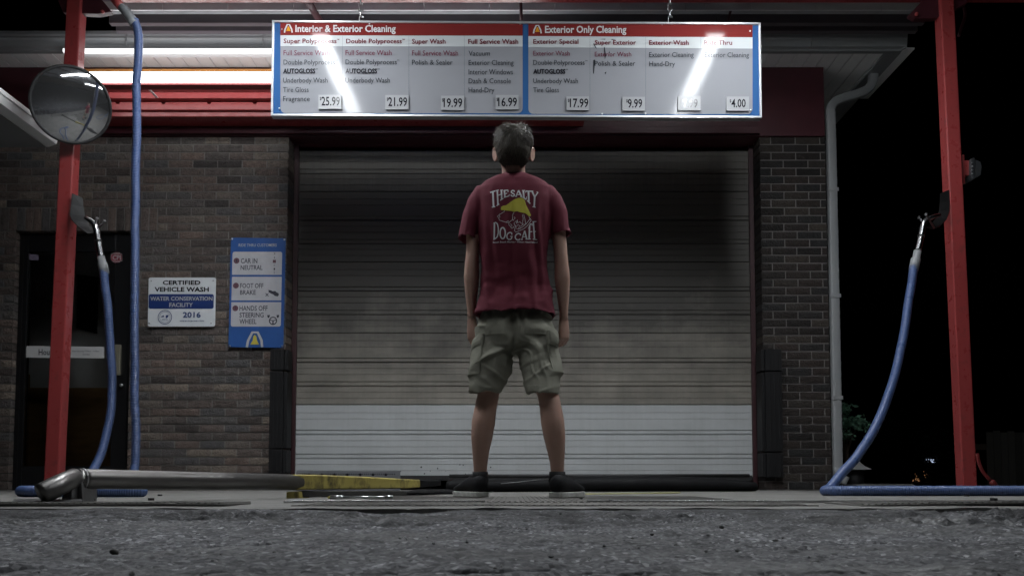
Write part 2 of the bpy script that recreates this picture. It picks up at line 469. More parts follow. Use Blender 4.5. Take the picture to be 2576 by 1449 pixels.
def door_material(name, base, dirt_shade, amount, shade_grime=False):
    m = bpy.data.materials.new(name); m.use_nodes = True
    N, L = m.node_tree.nodes, m.node_tree.links
    p = N["Principled BSDF"]; p.inputs["Roughness"].default_value = 0.5
    tc = N.new("ShaderNodeTexCoord")
    a = N.new("ShaderNodeMapping"); a.inputs["Scale"].default_value = (1.0, 1, 1.6)
    L.new(tc.outputs["Object"], a.inputs[0])
    n1 = N.new("ShaderNodeTexNoise"); n1.inputs["Scale"].default_value = 2.2; n1.inputs["Detail"].default_value = 9; n1.inputs["Roughness"].default_value = 0.65
    L.new(a.outputs[0], n1.inputs[0])
    b = N.new("ShaderNodeMapping"); b.inputs["Scale"].default_value = (14, 1, 0.7)
    L.new(tc.outputs["Object"], b.inputs[0])
    n2 = N.new("ShaderNodeTexNoise"); n2.inputs["Scale"].default_value = 2.0; n2.inputs["Detail"].default_value = 7; n2.inputs["Roughness"].default_value = 0.7
    L.new(b.outputs[0], n2.inputs[0])
    ad = N.new("ShaderNodeMath"); ad.operation = 'MULTIPLY_ADD'; ad.inputs[1].default_value = 0.4
    L.new(n2.outputs[0], ad.inputs[0]); L.new(n1.outputs[0], ad.inputs[2])
    mr = N.new("ShaderNodeMapRange"); mr.inputs[1].default_value = 0.5; mr.inputs[2].default_value = 0.95; mr.inputs[4].default_value = amount
    L.new(ad.outputs[0], mr.inputs[0])
    if shade_grime:      # grime plus the shade under the sign, painted dark by height
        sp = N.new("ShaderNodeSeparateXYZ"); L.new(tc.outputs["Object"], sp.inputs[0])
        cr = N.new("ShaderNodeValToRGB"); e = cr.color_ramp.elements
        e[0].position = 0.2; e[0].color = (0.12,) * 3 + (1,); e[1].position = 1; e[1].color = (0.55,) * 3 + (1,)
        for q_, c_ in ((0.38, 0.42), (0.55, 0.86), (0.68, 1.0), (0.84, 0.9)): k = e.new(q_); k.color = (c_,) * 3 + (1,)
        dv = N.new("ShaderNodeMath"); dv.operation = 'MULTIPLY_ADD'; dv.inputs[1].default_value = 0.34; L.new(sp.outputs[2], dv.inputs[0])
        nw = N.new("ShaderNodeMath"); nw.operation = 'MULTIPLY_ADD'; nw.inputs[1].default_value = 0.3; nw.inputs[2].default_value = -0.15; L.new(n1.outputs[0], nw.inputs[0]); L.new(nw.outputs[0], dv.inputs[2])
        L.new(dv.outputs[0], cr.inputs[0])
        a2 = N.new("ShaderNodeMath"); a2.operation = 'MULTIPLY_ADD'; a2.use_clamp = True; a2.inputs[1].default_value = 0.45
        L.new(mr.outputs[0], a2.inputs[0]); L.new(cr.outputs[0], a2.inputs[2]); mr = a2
    mx = N.new("ShaderNodeMix"); mx.data_type = 'RGBA'; mx.inputs[6].default_value = (*base, 1); mx.inputs[7].default_value = (*dirt_shade, 1)
    L.new(mr.outputs[0], mx.inputs[0]); L.new(mx.outputs[2], p.inputs["Base Color"])
    return m


DOOR_OLD = door_material("grimy_shaded_tan_door_panel", (0.325, 0.3, 0.258), (0.068, 0.063, 0.055), 0.95, True)
DOOR_NEW = door_material("white_door_panel", (0.48, 0.5, 0.51), (0.3, 0.3, 0.3), 0.6)

# ------------------------------------------------------------------ ground, slab
ground = MB()
ground.face([(-80, -60, -0.05), (80, -60, -0.05), (80, 120, -0.05), (-80, 120, -0.05)])
tag(ground.build("ground", ASPH), kind="structure")

# worn asphalt right in front of the slab
nx, ny = 900, 480
xs = np.linspace(-2.7, 2.7, nx)
ys = np.concatenate([np.linspace(0.22, 1.4, 260), np.linspace(1.4, 3.0, 221)[1:]])
X, Y = np.meshgrid(xs, ys)
rough = np.clip((Y - 1.5) / 0.6, 0, 1) * np.clip(0.75 + 2.0 * vnoise(X, Y * 1.6, 0.5, 3), 0.2, 1.7)
H = -0.014 + 0.012 * vnoise(X, Y, 0.55, 1) + 0.009 * vnoise(X, Y * 1.5, 0.17, 2) * (0.4 + 1.3 * rough)
H += (0.009 * vnoise(X, Y, 0.05, 4) + 0.0085 * vnoise(X, Y, 0.022, 5)) * (0.5 + 1.3 * rough) + 0.0065 * vnoise(X, Y, 0.0125, 6) * (0.8 + 0.6 * rough)
pot = np.clip(vnoise(X, Y * 1.6, 0.42, 9) + 0.25 * vnoise(X, Y, 0.07, 10) - 0.06, 0, 1) * np.clip((Y - 1.85) / 0.3, 0, 1)
crk = np.abs(vnoise(X + 0.04 * vnoise(X, Y, 0.09, 61), Y * 1.2 + 0.04 * vnoise(X, Y, 0.07, 62), 0.62, 63))
H -= 0.011 * np.clip(1 - crk / 0.012, 0, 1) * np.clip(2.5 * vnoise(X, Y, 0.8, 64) + .4, 0, 1)
chunk = np.clip(vnoise(X, Y * 1.3, 0.075, 41) - 0.12, 0, 1) * rough
H += 0.012 * chunk - 0.06 * pot
# the asphalt meets the broken slab lip nearly flush, with a gap washed out here and there
lip = np.clip((Y - 2.35) / 0.3, 0, 1)
gap = np.clip(2.2 * vnoise(X, X * 0 + 7, 0.6, 31) + 0.7 * vnoise(X, X * 0 + 7, 0.12, 32) + 0.1, 0, 1) * np.clip((np.abs(X - 0.35) - 0.35) / 0.4, 0, 1)
H = H * (1 - 0.7 * lip) + lip * (-0.003 - 0.028 * gap)
H -= 0.05 * np.clip((Y - 2.84) / 0.05, 0, 1)
V = np.stack([X.ravel(), Y.ravel(), H.ravel()], 1)
i = np.arange(ny - 1)[:, None] * nx + np.arange(nx - 1)[None, :]
i = i.ravel()
F = np.stack([i, i + 1, i + 1 + nx, i + nx], 1)
me = bpy.data.meshes.new("asphalt")
me.vertices.add(len(V)); me.vertices.foreach_set('co', V.ravel())
me.loops.add(F.size); me.loops.foreach_set('vertex_index', F.ravel())
me.polygons.add(len(F)); me.polygons.foreach_set('loop_start', np.arange(len(F)) * 4); me.polygons.foreach_set('loop_total', np.full(len(F), 4))
me.polygons.foreach_set('use_smooth', np.ones(len(F), dtype=bool))
me.update(calc_edges=True); me.validate()
me.materials.append(ASPH)
asph = bpy.data.objects.new("asphalt", me); COL.objects.link(asph); ORG[asph.name] = Vector((0, 0, 0))
tag(asph, kind="structure")

# concrete slab with a broken front lip
SLAB_F = 2.74
n = 420
gx = np.linspace(-7, 7, n)
ys_ = [0, 0.006, 0.03, 0.09, 0.3, 1.0, 2.5, 4.3, 6.6]
rows = []
jag = 0.05 * vnoise(gx, gx * 0 + 3, 0.35, 21) + 0.03 * vnoise(gx, gx * 0 + 3, 0.07, 22) + 0.012 * vnoise(gx, gx * 0, 0.02, 23)
mb = MB(); vs = []
for k, yy in enumerate([-0.01] + ys_):
    fall = max(0, 1 - max(yy, 0) / 0.3)
    zz = np.full(n, -0.06) if k == 0 else -0.006 * (yy < 0.02) * (0.6 + vnoise(gx, gx * 0 + yy, 0.06, 24)) + 0.003 * vnoise(gx, gx * 0 + yy, 0.12, 25) * fall
    for a in range(n): vs.append((gx[a], SLAB_F + jag[a] * fall + max(yy, -0.01), float(zz[a])))
fs = []
for r_ in range(len(ys_)):
    for a in range(n - 1):
        q = r_ * n + a
        fs.append((q, q + 1, q + 1 + n, q + n))
mb.add(vs, fs, 0, False)
tag(mb.build("concrete_slab", CONC), kind="structure")

# ------------------------------------------------------------------ building
YW = 7.25
YD = 7.46
BLD = empty("car_wash_building", (0, YW, 0), "brown brick car wash building with wide roll-up door and red metal band", "building")
XL, XR, XR2 = xat(721, YW), xat(1916, YW), xat(2083, YW)
DX0, DX1 = xat(30, YW, 900), xat(326, YW, 900)
COURSE, BL, MJ = 0.0677, 0.2085, 0.0105
DZ = round(zat(590, YW) / COURSE) * COURSE
ZTOP = COURSE * 44


def brick(mb, x0, x1, z0, z1, yf, depth, tilt=0.0):
    """a brick with an uneven face"""
    nx_, nz_ = (7, 4) if x1 - x0 > z1 - z0 else (4, 7)
    off = random.uniform(-0.0013, 0.0013)
    vs = []
    for j in range(nz_):
        for i_ in range(nx_):
            u, v = i_ / (nx_ - 1), j / (nz_ - 1)
            x, z = x0 + (x1 - x0) * u, z0 + (z1 - z0) * v
            edge = i_ in (0, nx_ - 1) or j in (0, nz_ - 1)
            q = noise.noise(Vector((x * 28, z * 42, yf * 3)))
            r_ = noise.noise(Vector((x * 60 + 9, z * 60, 4)))
            vs.append((x + (r_ * 0.0015 if edge else 0), yf + off + q * 0.0016 + (0.0022 if edge else 0), z + (q * 0.0013 if edge else 0)))
    fs = []
    for j in range(nz_ - 1):
        for i_ in range(nx_ - 1):
            a = j * nx_ + i_
            fs.append((a, a + 1, a + 1 + nx_, a + nx_))
    per = list(range(nx_)) + [nx_ - 1 + nx_ * j for j in range(1, nz_)] + [(nz_ - 1) * nx_ + i_ for i_ in range(nx_ - 2, -1, -1)] + [nx_ * j for j in range(nz_ - 2, 0, -1)]
    b = len(vs)
    for k in per: vs.append((vs[k][0], yf + depth, vs[k][2]))
    for k in range(len(per)):
        k2 = (k + 1) % len(per)
        fs.append((per[k2], per[k], b + k, b + k2))
    mb.add(vs, fs, 0, False)


def wall(name, x0, x1, corner_r, corner_l, opening=None, seed=0, mats=(BRICK, MORTAR), g=0.009):
    random.seed(seed)
    mb = MB()
    for c in range(44):
        z0 = c * COURSE + MJ; z1 = (c + 1) * COURSE
        x = x0 - (0 if c % 2 == 0 else (BL) / 2) - random.uniform(0, 0.008)
        while x < x1 - 0.02:
            a, b = max(x, x0), min(x + BL - MJ, x1)
            if x1 - (x + BL) < 0.03: b = x1 if b + 0.03 > x1 else b
            x += BL
            if b - a < 0.03: continue
            if opening:
                o0, o1, oz = opening
                if z1 > oz and z0 < oz + 3 * COURSE - 0.01 and b > o0 - 0.2 and a < o1 + 0.2:
                    if a < o0 - 0.2: b = o0 - 0.2 - MJ
                    elif b > o1 + 0.2: a = o1 + 0.2 + MJ
                    else: continue
                    if b - a < 0.02: continue
                if z0 < oz - 0.01 and b > o0 and a < o1:
                    if a < o0 - 0.03: b = o0
                    elif b > o1 + 0.03: a = o1
                    else: continue
            d = 0.095
            if (corner_r and b > x1 - 0.005) or (corner_l and a < x0 + 0.005): d = 0.205
            brick(mb, a, b, z0, z1, YW, d)
    if opening:
        o0, o1, oz = opening
        ns = round((o1 - o0 + 0.4) / COURSE); pt_ = (o1 - o0 + 0.4 + MJ) / ns
        for k in range(ns): brick(mb, o0 - 0.2 + k * pt_, o0 - 0.2 + (k + 1) * pt_ - MJ, oz + MJ, oz + 3 * COURSE, YW, 0.095)
    mi = 1
    e0, e1 = x0 + (g if corner_l else 0), x1 - (g if corner_r else 0)
    if opening:
        o0, o1, oz = opening
        mb.box(e0, o0 - g, YW + g, YW + 0.2, 0, ZTOP, mi); mb.box(o1 + g, e1, YW + g, YW + 0.2, 0, ZTOP, mi); mb.box(o0 - g, o1 + g, YW + g, YW + 0.2, oz + 0.02, ZTOP, mi)
    else:
        mb.box(e0, e1, YW + g, YW + 0.2, 0, ZTOP, mi)
    return mb.build(name, list(mats), BLD)


wall("brick_wall", -5.4, XL, True, False, (DX0, DX1, DZ), 1)
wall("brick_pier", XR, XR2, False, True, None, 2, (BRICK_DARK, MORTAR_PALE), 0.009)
mb = MB(); mb.box(XR2 - 0.02, XR2, YW + 0.01, YW + 6, 0, ZTOP + 0.6); mb.box(-5.4, XR2, 13, 13.1, 0, ZTOP + 0.6)
mb.build("side_wall", MORTAR, BLD)

# roll-up door: ribbed sections
zb = zat(1199, YD)
DT = zat(366, YD)
secH = 251 / 1.379 / FPX * YD


def section(z0, z1f, m, nm):
    # profile of one section: (fraction of height, depth offset)
    pts = [(0.0, 0.012), (0.004, 0.0), (0.085, 0.0), (0.0875, 0.008), (0.0905, 0.0), (0.17, 0.0), (0.1735, 0.008), (0.176, 0.0), (0.245, 0.0), (0.252, 0.02), (0.262, 0.02), (0.264, 0.008), (0.312, 0.008), (0.322, 0.0),
           (0.415, 0.0), (0.4175, 0.008), (0.42, 0.0), (0.5, 0.0), (0.5025, 0.008), (0.505, 0.0), (0.575, 0.0), (0.582, 0.022), (0.594, 0.022), (0.597, 0.009), (0.64, 0.009), (0.652, 0.0),
           (0.8, 0.0), (0.8025, 0.008), (0.805, 0.0), (0.885, 0.0), (0.8875, 0.008), (0.89, 0.0), (0.99, 0.0), (1.0, 0.02)]
    pts = [p for p in pts if p[0] <= z1f]
    x0, x1 = XL - 0.1, XR + 0.1
    mb = MB(); vs = []
    for f, o in pts: vs += [(x0, YD + o, z0 + f * secH), (x1, YD + o, z0 + f * secH)]
    fs = [(2 * k, 2 * k + 1, 2 * k + 3, 2 * k + 2) for k in range(len(pts) - 1)]
    b = len(vs); vs += [(x0, YD + 0.05, z0 + pts[-1][0] * secH), (x1, YD + 0.05, z0 + pts[-1][0] * secH), (x0, YD + 0.05, z0), (x1, YD + 0.05, z0)]
    k = 2 * (len(pts) - 1)
    fs += [(k, k + 1, b + 1, b), (b, b + 1, b + 3, b + 2), (b + 2, b + 3, 1, 0)]
    mb.add(vs, fs)
    return mb.build(nm, m, ROLL)


ROLL = empty("roll_up_door", (0, YD, 0), None, None)
ROLL.parent = BLD; ROLL.location = (0, YD - YW, 0)
sec0 = section(zb, 1.0, DOOR_NEW, "door_section"); sec0['label'] = "clean white bottom section of the door"
for k in range(1, 5):
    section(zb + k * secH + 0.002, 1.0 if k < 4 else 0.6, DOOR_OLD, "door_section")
for a, b in ((XL + 0.004, XL + 0.045), (XR - 0.045, XR - 0.004)):
    mb = MB(); mb.box(a, b, YD - 0.03, YD - 0.004, 0.0, DT + 0.1); mb.build("door_track", TRACK, ROLL, 0.003)
mb = MB()
mb.box(XL + 0.05, XR - 0.05, YD - 0.01, YD - 0.002, zb - 0.03, zb + 0.012)
mb.build("bottom_seal", BLACKR, ROLL)
rr = random.Random(3)
for _ in range(13):
    px, py = rr.uniform(1030, 1250), rr.uniform(1168, 1197)
    c = at(px, py, YD - 0.003); r0 = rr.uniform(0.003, 0.008)
    mb = MB(); mb.plate([c + Vector((math.cos(t) * r0 * rr.uniform(.6, 1.2), 0, math.sin(t) * r0 * rr.uniform(.6, 1.3))) for t in np.linspace(0, 2 * math.pi, 9)[:-1]], (0, 0.001, 0)); mb.build("paint_chip", BLACKR, ROLL)

# header over the door and red wall band
mb = MB()
yA = YD - 0.035
mb.box(XL + 0.002, XR - 0.002, yA, YD + 0.06, zat(366, yA), zat(346, yA))
mb.box(XL + 0.002, XR - 0.002, yA + 0.03, YD + 0.06, zat(346, yA) + 0.002, zat(322, yA))
mb.build("door_header", MAROON, BLD, 0.003)
zs = zat(172, YW)
mb = MB()
mb.box(-5.4, XR2 - 0.01, YW - 0.02, YW + 0.15, ZTOP + 0.002, zs - 0.004)
mb.box(XL + 0.01, XR - 0.01, YW + 0.03, YW + 0.2, zat(322, YW + 0.03) - 0.02, ZTOP)
mb.build("wall_band", MAROON, BLD)
bx0, bx1 = xat(116, 7.0, 250), 0.6
mb = MB()
mb.box(bx0, bx1, 7.0, YW - 0.022, zat(294, 7.0), zat(262, 7.0))
mb.box(bx0, bx1, 6.97, YW - 0.022, zat(276, 6.97) - 0.004, zat(275, 6.97) + 0.002)
k = bx0 + 0.22
while k < bx1:
    mb.box(k, min(k + 0.345, bx1), 7.01, YW - 0.022, zat(262, 7.0) + 0.001, zat(256, 7.0)); k += 0.375
mb.box(bx0, bx1, 6.96, YW - 0.022, zat(248, 6.96), zat(233, 6.96))
mb.box(bx0, bx1, 7.1, YW - 0.022, zat(233, 6.96) + 0.002, zat(212, 6.96) - 0.002)
mb.box(bx0, bx1, 6.93, YW - 0.022, zat(212, 6.93), zat(203, 6.93))
mb.build("red_beam", RED, BLD, 0.004)
mb = MB(); mb.box(bx0 + .01, XR - 0.01, YW - 0.06, YW - 0.022, ZTOP + 0.01, zat(294, 7.0) - 0.002); mb.build("lower_trim", MAROON, BLD, 0.003)
mb = MB(); mb.box(bx0, bx1, 7.11, YW - 0.03, zat(180, 7.11) - 0.01, zat(174, 7.11)); mb.build("overlit_red_strip", OVERLIT_RED, BLD, 0.002)

# soffit of narrow slats, fascia and gutter
YG = 6.86
SX1 = xat(2195, 6.95, 130)
mb = MB(); x = -6.2
while x < SX1 + 0.4:
    e = min(x + 0.106, XR2 + 0.55)
    mb.box(x, e, YG + 0.06, YW + (0.6 if x > XR2 else 0.02), zs, zs + 0.012); x += 0.1155
mb.box(-6.2, XR2 + 0.5, YG + 0.07, YW + 3, zs + 0.013, zs + 0.02)
mb.build("soffit", SOFF, BLD)
mb = MB()
GX1 = xat(2283, YG, 90)
prof = [(0.10, 0.0), (0.0, 0.012), (-0.012, 0.055), (-0.022, 0.07), (-0.022, 0.085), (-0.028, 0.1), (-0.028, 0.125), (0.1, 0.125)]
gz = zat(121, YG)
ring = lambda xx: [(xx, YG + 0.0 + a, gz + b) for a, b in prof]
mb.loft([ring(-6.2), ring(GX1 - 0.02)], 0, False)
# the gutter turns the corner and runs back along the side
c0 = Vector((GX1 - 0.02, YG, gz))
mb.plate([(GX1 - 0.02, YG - 0.028, gz + 0.125), (GX1 - 0.02, YG, gz), (XR2 + 0.47, YG + 0.12, gz), (XR2 + 0.47, YG + 0.12, gz + 0.02), (GX1 - 0.02, YG + 0.1, gz + 0.125)], (0.012, 0, 0))
mb.box(GX1 - 0.14, GX1 - 0.015, YG + 0.102, YW + 3, gz + 0.004, gz + 0.122)
for k in (-4.2, -3.1, -2.0, 0.2, 1.6, 2.4): mb.box(k, k + 0.004, YG - 0.03, YG, gz + 0.012, gz + 0.124)
mb.build("gutter", GREYW, BLD)
mb = MB(); mb.box(-6.2, GX1 - 0.03, YG + 0.045, YG + 0.062, zs + 0.0, gz - 0.003); mb.build("fascia_board", GREYW, BLD)

# downspout with swept elbows
pts = [at(2196, 172, 7.35), at(2197, 192, 7.34), at(2193, 212, 7.33), at(2178, 229, 7.32), at(2150, 240, 7.31), at(2115, 250, 7.29), at(2094, 263, 7.27), at(2087, 285, 7.25), at(2087, 310, 7.24),
       at(2090, 600, 7.24), at(2098, 1150, 7.24), at(2100, 1178, 7.23), at(2108, 1196, 7.22), at(2124, 1208, 7.21), at(2140, 1214, 7.2)]
pp = catmull(pts, 0.03)
for p in pp:
    if p.x < XR2 + 0.045: p.x = XR2 + 0.045
mb = MB()
rad = [(0.038 + 0.0012 * math.sin(i_ * 2.2), 0.034) for i_ in range(len(pp))]
mb.tube(pp, rad, 20, ex=4.5)
for z in (0.75, 1.6, 2.5): mb.box(XR2 - 0.001, XR2 + 0.087, 7.2, 7.203, z, z + 0.03)
mb.build("downspout", GREYW, BLD)

# ------------------------------------------------------------------ glass door
GD = empty("glass_door", (0, YW, 0), None, None)
GD.parent = BLD; GD.location = (0, 0, 0)
yd = YW + 0.06
fx0, fx1, fz1 = DX0 + 0.004, DX1 - 0.004, DZ - 0.004
gx0, gx1 = xat(63, yd, 900), xat(284, yd, 900)
gz0, gz1 = zat(1172, yd), zat(632, yd)
mb = MB()
mb.box(fx0, gx0, yd, yd + 0.06, 0.0, fz1); mb.box(gx1, fx1, yd, yd + 0.06, 0.0, fz1)
mb.box(gx0 + 0.0005, gx1 - 0.0005, yd + 0.002, yd + 0.058, gz1, fz1 - 0.001); mb.box(gx0 + 0.0005, gx1 - 0.0005, yd + 0.002, yd + 0.058, 0.001, gz0)
mb.box(fx0 + 0.03, fx0 + 0.036, yd - 0.004, yd - 0.0005, 0.02, fz1 - 0.03); mb.box(fx1 - 0.036, fx1 - 0.03, yd - 0.004, yd - 0.0005, 0.02, fz1 - 0.03)
mb.build("door_frame", FRAMEB, GD, 0.002)
mb = MB(); mb.box(gx0 + 0.001, gx1 - 0.001, yd + 0.02, yd + 0.026, gz0 + 0.001, gz1 - 0.001); mb.build("glass_pane", glass("door_glass", 0.93), GD)
ys2 = yd + 0.018
mb = MB(); mb.plate([at(57, 870, ys2), at(262, 872, ys2), at(262, 901, ys2), at(56, 899, ys2)][::-1], (0, 0.001, 0)); 
HS = mb.build("hours_strip", mat("paper_white", (0.5, 0.5, 0.5), 0.6), GD)
mb = MB(); mb.box(xat(288, yd, 900), xat(306, yd, 900), yd - 0.03, yd - 0.001, zat(944, yd), zat(868, yd)); mb.build("push_plate", mat("brass_plate", (0.34, 0.32, 0.25), 0.4, metal=0.6), GD, 0.004)
mb = MB(); c = at(305, 969, yd - 0.02); mb.ellipsoid(c, (0.016, 0.016, 0.016)); mb.tube([c + Vector((0, 0.01, 0)), c + Vector((0, 0.03, 0))], 0.01); mb.build("door_lock", CHROME, GD)
mb = MB(); c = at(293, 648, yd - 0.002)
mb.plate([c + Vector((0.05 * math.cos(R(22.5 + 45 * k)), 0, 0.048 * math.sin(R(22.5 + 45 * k)))) for k in range(8)], (0, 0.0015, 0))
CPI = mb.build("round_sticker", mat("sticker_red", (0.18, 0.02, 0.035), 0.5), GD)
mb = MB(); mb.plate([at(71, 638, ys2), at(97, 642, ys2), at(97, 655, ys2), at(71, 654, ys2)], (0, 0.001, 0)); mb.build("flag_sticker", mat("sticker_violet", (0.2, 0.17, 0.24), 0.6), GD)
mb = MB(); mb.plate([at(280, 840, ys2), at(300, 842, ys2), at(300, 862, ys2), at(280, 862, ys2)], (0, 0.001, 0)); mb.build("paper_notice", mat("paper_grey", (0.3, 0.3, 0.31), 0.6), GD)

# the dim room behind the glass
mb = MB()
ri = YW + 1.3
mb.box(-5.3, -2.2, ri, ri + 0.05, 0, 2.9); mb.box(-5.3, -5.25, YW + 0.25, ri, 0, 2.9); mb.box(-2.25, -2.2, YW + 0.25, ri, 0, 2.9); mb.box(-5.3, -2.2, YW + 0.21, ri, 2.9, 2.95)
mb.build("room_wall", mat("room_grey", (0.7, 0.72, 0.7), 0.8, var=0.3), BLD)
mb = MB(); mb.box(-4.6, -2.3, YW + 0.75, YW + 1.25, 0, 0.93); mb.box(-4.75, -4.42, YW + 0.62, YW + 0.735, 0, 1.05)
mb.build("counter", mat("brown_board", (0.36, 0.21, 0.08), 0.6, var=0.6, vscale=5, stretch=(1, 1, 4)), BLD, 0.004)
mb = MB()
for (a, b, c_, d) in ((195, 245, 690, 825),):
    A = [at(a, c_, ri - 0.03), at(b, c_ + 8, ri - 0.03), at(b - 3, d + 14, ri - 0.03), at(a - 3, d, ri - 0.03)]
    mb.plate(A, (0, 0.025, 0))
mb.build("dark_picture", FRAMEB, BLD)

# ------------------------------------------------------------------ lettering
TC = {}


def text2d(body, bold=0.0, shear=0.0):
    key = (body, bold, shear)
    if key in TC: return TC[key]
    cu = bpy.data.curves.new("t", 'FONT'); cu.body = body; cu.size = 1.0; cu.offset = bold; cu.resolution_u = 2; cu.shear = shear
    ob = bpy.data.objects.new("t", cu); COL.objects.link(ob)
    dg = bpy.context.evaluated_depsgraph_get(); dg.update()
    e = ob.evaluated_get(dg); me = e.to_mesh()
    V = np.array([v.co[:2] for v in me.vertices]); F = [tuple(p.vertices) for p in me.polygons]
    e.to_mesh_clear(); bpy.data.objects.remove(ob); bpy.data.curves.remove(cu)
    TC[key] = (V, F)
    return TC[key]


def put(mb, body, x0, x1, top, base, to3, bold=0.0, mi=0):
    V, F = text2d(body, bold)
    Hc = text2d("H", bold)[0]
    cb, ch = Hc[:, 1].min(), Hc[:, 1].max() - Hc[:, 1].min()
    mn, wdt = V[:, 0].min(), np.ptp(V[:, 0])
    mb.add([to3(x0 + (v[0] - mn) / wdt * (x1 - x0), base - (v[1] - cb) / ch * (base - top)) for v in V], F, mi)


def rrect(x0, y0, x1, y1, r, corners=(1, 1, 1, 1), n=6):
    out = []
    for ci, (cx, cy, a0, on) in enumerate(((x0, y0, 180, corners[0]), (x1, y0, 270, corners[1]), (x1, y1, 0, corners[2]), (x0, y1, 90, corners[3]))):
        if not on: out.append((cx, cy)); continue
        ox, oy = cx + (r if ci in (0, 3) else -r), cy + (r if ci in (0, 1) else -r)
        for k in range(n + 1):
            a = R(a0 + 90 * k / n); out.append((ox + r * math.cos(a), oy + r * math.sin(a)))
    return out


def logo(mbW, mbG, x0, y0, x1, y1, to3):
    """white arch outline with a bell inside, in a box"""
    f = lambda u, v: (x0 + (x1 - x0) * u, y0 + (y1 - y0) * v)
    wd = (x1 - x0) * 0.15
    mbW.stroke([f(.08, 1), f(.14, .62), f(.38, .07), f(.62, .07), f(.86, .62), f(.92, 1)], wd, to3)
    bell = [(.5, .27), (.58, .31), (.63, .5), (.7, .72), (.78, .82), (.22, .82), (.3, .72), (.37, .5), (.42, .31)]
    mbG.add([to3(*f(*p)) for p in bell], [tuple(range(len(bell)))])


# ------------------------------------------------------------------ menu sign
YS = 5.9
SIGN = empty("menu_sign", at(1300, 295, YS), "long framed price board of wash packages hanging by two chains over the roll-up door", "sign")
cA = [(684, 51.5), (1914, 57), (1917, 297), (681, 291.5)]
back = [at(a, b, YS) for a, b in cA]
mb = MB(); mb.plate([at(686, 54, YS), at(1912, 59, YS), at(1914, 294, YS), at(684, 289, YS)], (0, 0.03, 0))
PANEL = mb.build("blue_panel", SBLUE, SIGN)
mb = MB()
for k in range(4):
    a, b = Vector(cA[k]), Vector(cA[(k + 1) % 4])
    cen = Vector((1299, 174))
    ins = lambda p: p + (Vector((5.2 if p.x < cen.x else -5.2, 5.2 if p.y < cen.y else -5.2)))
    mb.plate([at(*a, YS - 0.012), at(*b, YS - 0.012), at(*ins(b), YS - 0.012), at(*ins(a), YS - 0.012)], (0, 0.06, 0))
mb.build("sign_frame", ALU, SIGN, 0.002)
l2 = lambda c: 652.5 + c * 0.28146
r2 = lambda c: 1268.8 + c * 0.28146
yy_ = lambda c: c * 0.28146
dep = lambda d: (lambda px, py: at(px, py, YS - d))


def panel(name, poly, m, d, parent):
    mb = MB(); mb.plate([at(x, y, YS - d) for x, y in poly][::-1], (0, 0.0012, 0))
    return mb.build(name, m, parent)


for side, fx, xa, xb, tl, tr, wl, wr, bl, br in (("l", l2, 188, 2353, 203, 205, 415, 420, 1015, 1015), ("r", r2, 215, 2218, 206, 212, 425, 437, 1018, 1026)):
    xa, xb = fx(xa), fx(xb)
    rh = (318, 322) if side == "l" else (325, 336)
    panel("grey_panel", rrect(xa, yy_(wl) - 3, xb, yy_((bl + br) / 2), 13, (0, 0, 1, 1)), SGREY, 0.002, SIGN)
    panel("white_band", [(xa, yy_(rh[0]) - 2), (xb, yy_(rh[1]) - 2), (xb, yy_(wr)), (xa, yy_(wl))], SWHITE, 0.0034, SIGN)
    panel("red_header", [(xa, yy_(tl)), (xb, yy_(tr)), (xb, yy_(rh[1])), (xa, yy_(rh[0]))], SRED, 0.0048, SIGN)
t3 = dep(0.0066)
iw, ir, im, ig, ib, go = MB(), MB(), MB(), MB(), MB(), MB()
INK = {}


def line(fx, mb, s, a, b, t, ba, bold):
    tm = MB(); put(tm, s, fx(a), fx(b), yy_(t), yy_(ba), t3, bold); tm.build("lettering", INK[id(mb)], SIGN)


for mb_, m_ in ((iw, TWHITE), (ir, TRED), (im, TMAR), (ig, TGREY), (ib, TBLK)): INK[id(mb_)] = m_
L_ = lambda mb, s, a, b, t, ba, bold: line(l2, mb, s, a, b, t, ba, bold)
R_ = lambda mb, s, a, b, t, ba, bold: line(r2, mb, s, a, b, t, ba, bold)
BH, BB, BT = 0.022, 0.016, 0.0
L_(iw, "Interior & Exterior Cleaning", 322, 1218, 227, 290, BH); R_(iw, "Exterior Only Cleaning", 363, 1090, 234, 298, BH)
for s, a, b, t, ba in (("Super Polyprocess", 216, 690, 348, 390), ("Double Polyprocess", 775, 1273, 350, 391), ("Super Wash", 1364, 1664, 351, 394), ("Full Service Wash", 1866, 2314, 352, 396)): L_(ir, s, a, b, t, ba, BB)
for s, a, b, t, ba in (("Exterior Special", 258, 662, 353, 395), ("Super Exterior", 808, 1178, 362, 403), ("Exterior Wash", 1294, 1648, 363, 405), ("Ride Thru", 1787, 2036, 363, 405)): R_(ir, s, a, b, t, ba, BB)
for a, t in ((692, 350), (1276, 350)): L_(ir, "SM", a, a + 22, t, t + 12, 0.01)
for s, a, b, t, ba in (("Full Service Wash", 216, 628, 452, 497), ("Full Service Wash", 770, 1182, 452, 496), ("Full Service Wash", 1364, 1776, 455, 500)): L_(im, s, a, b, t, ba, BT)
for s, a, b, t, ba in (("Exterior Wash", 258, 584, 458, 500), ("Exterior Wash", 808, 1134, 467, 508)): R_(im, s, a, b, t, ba, BT)
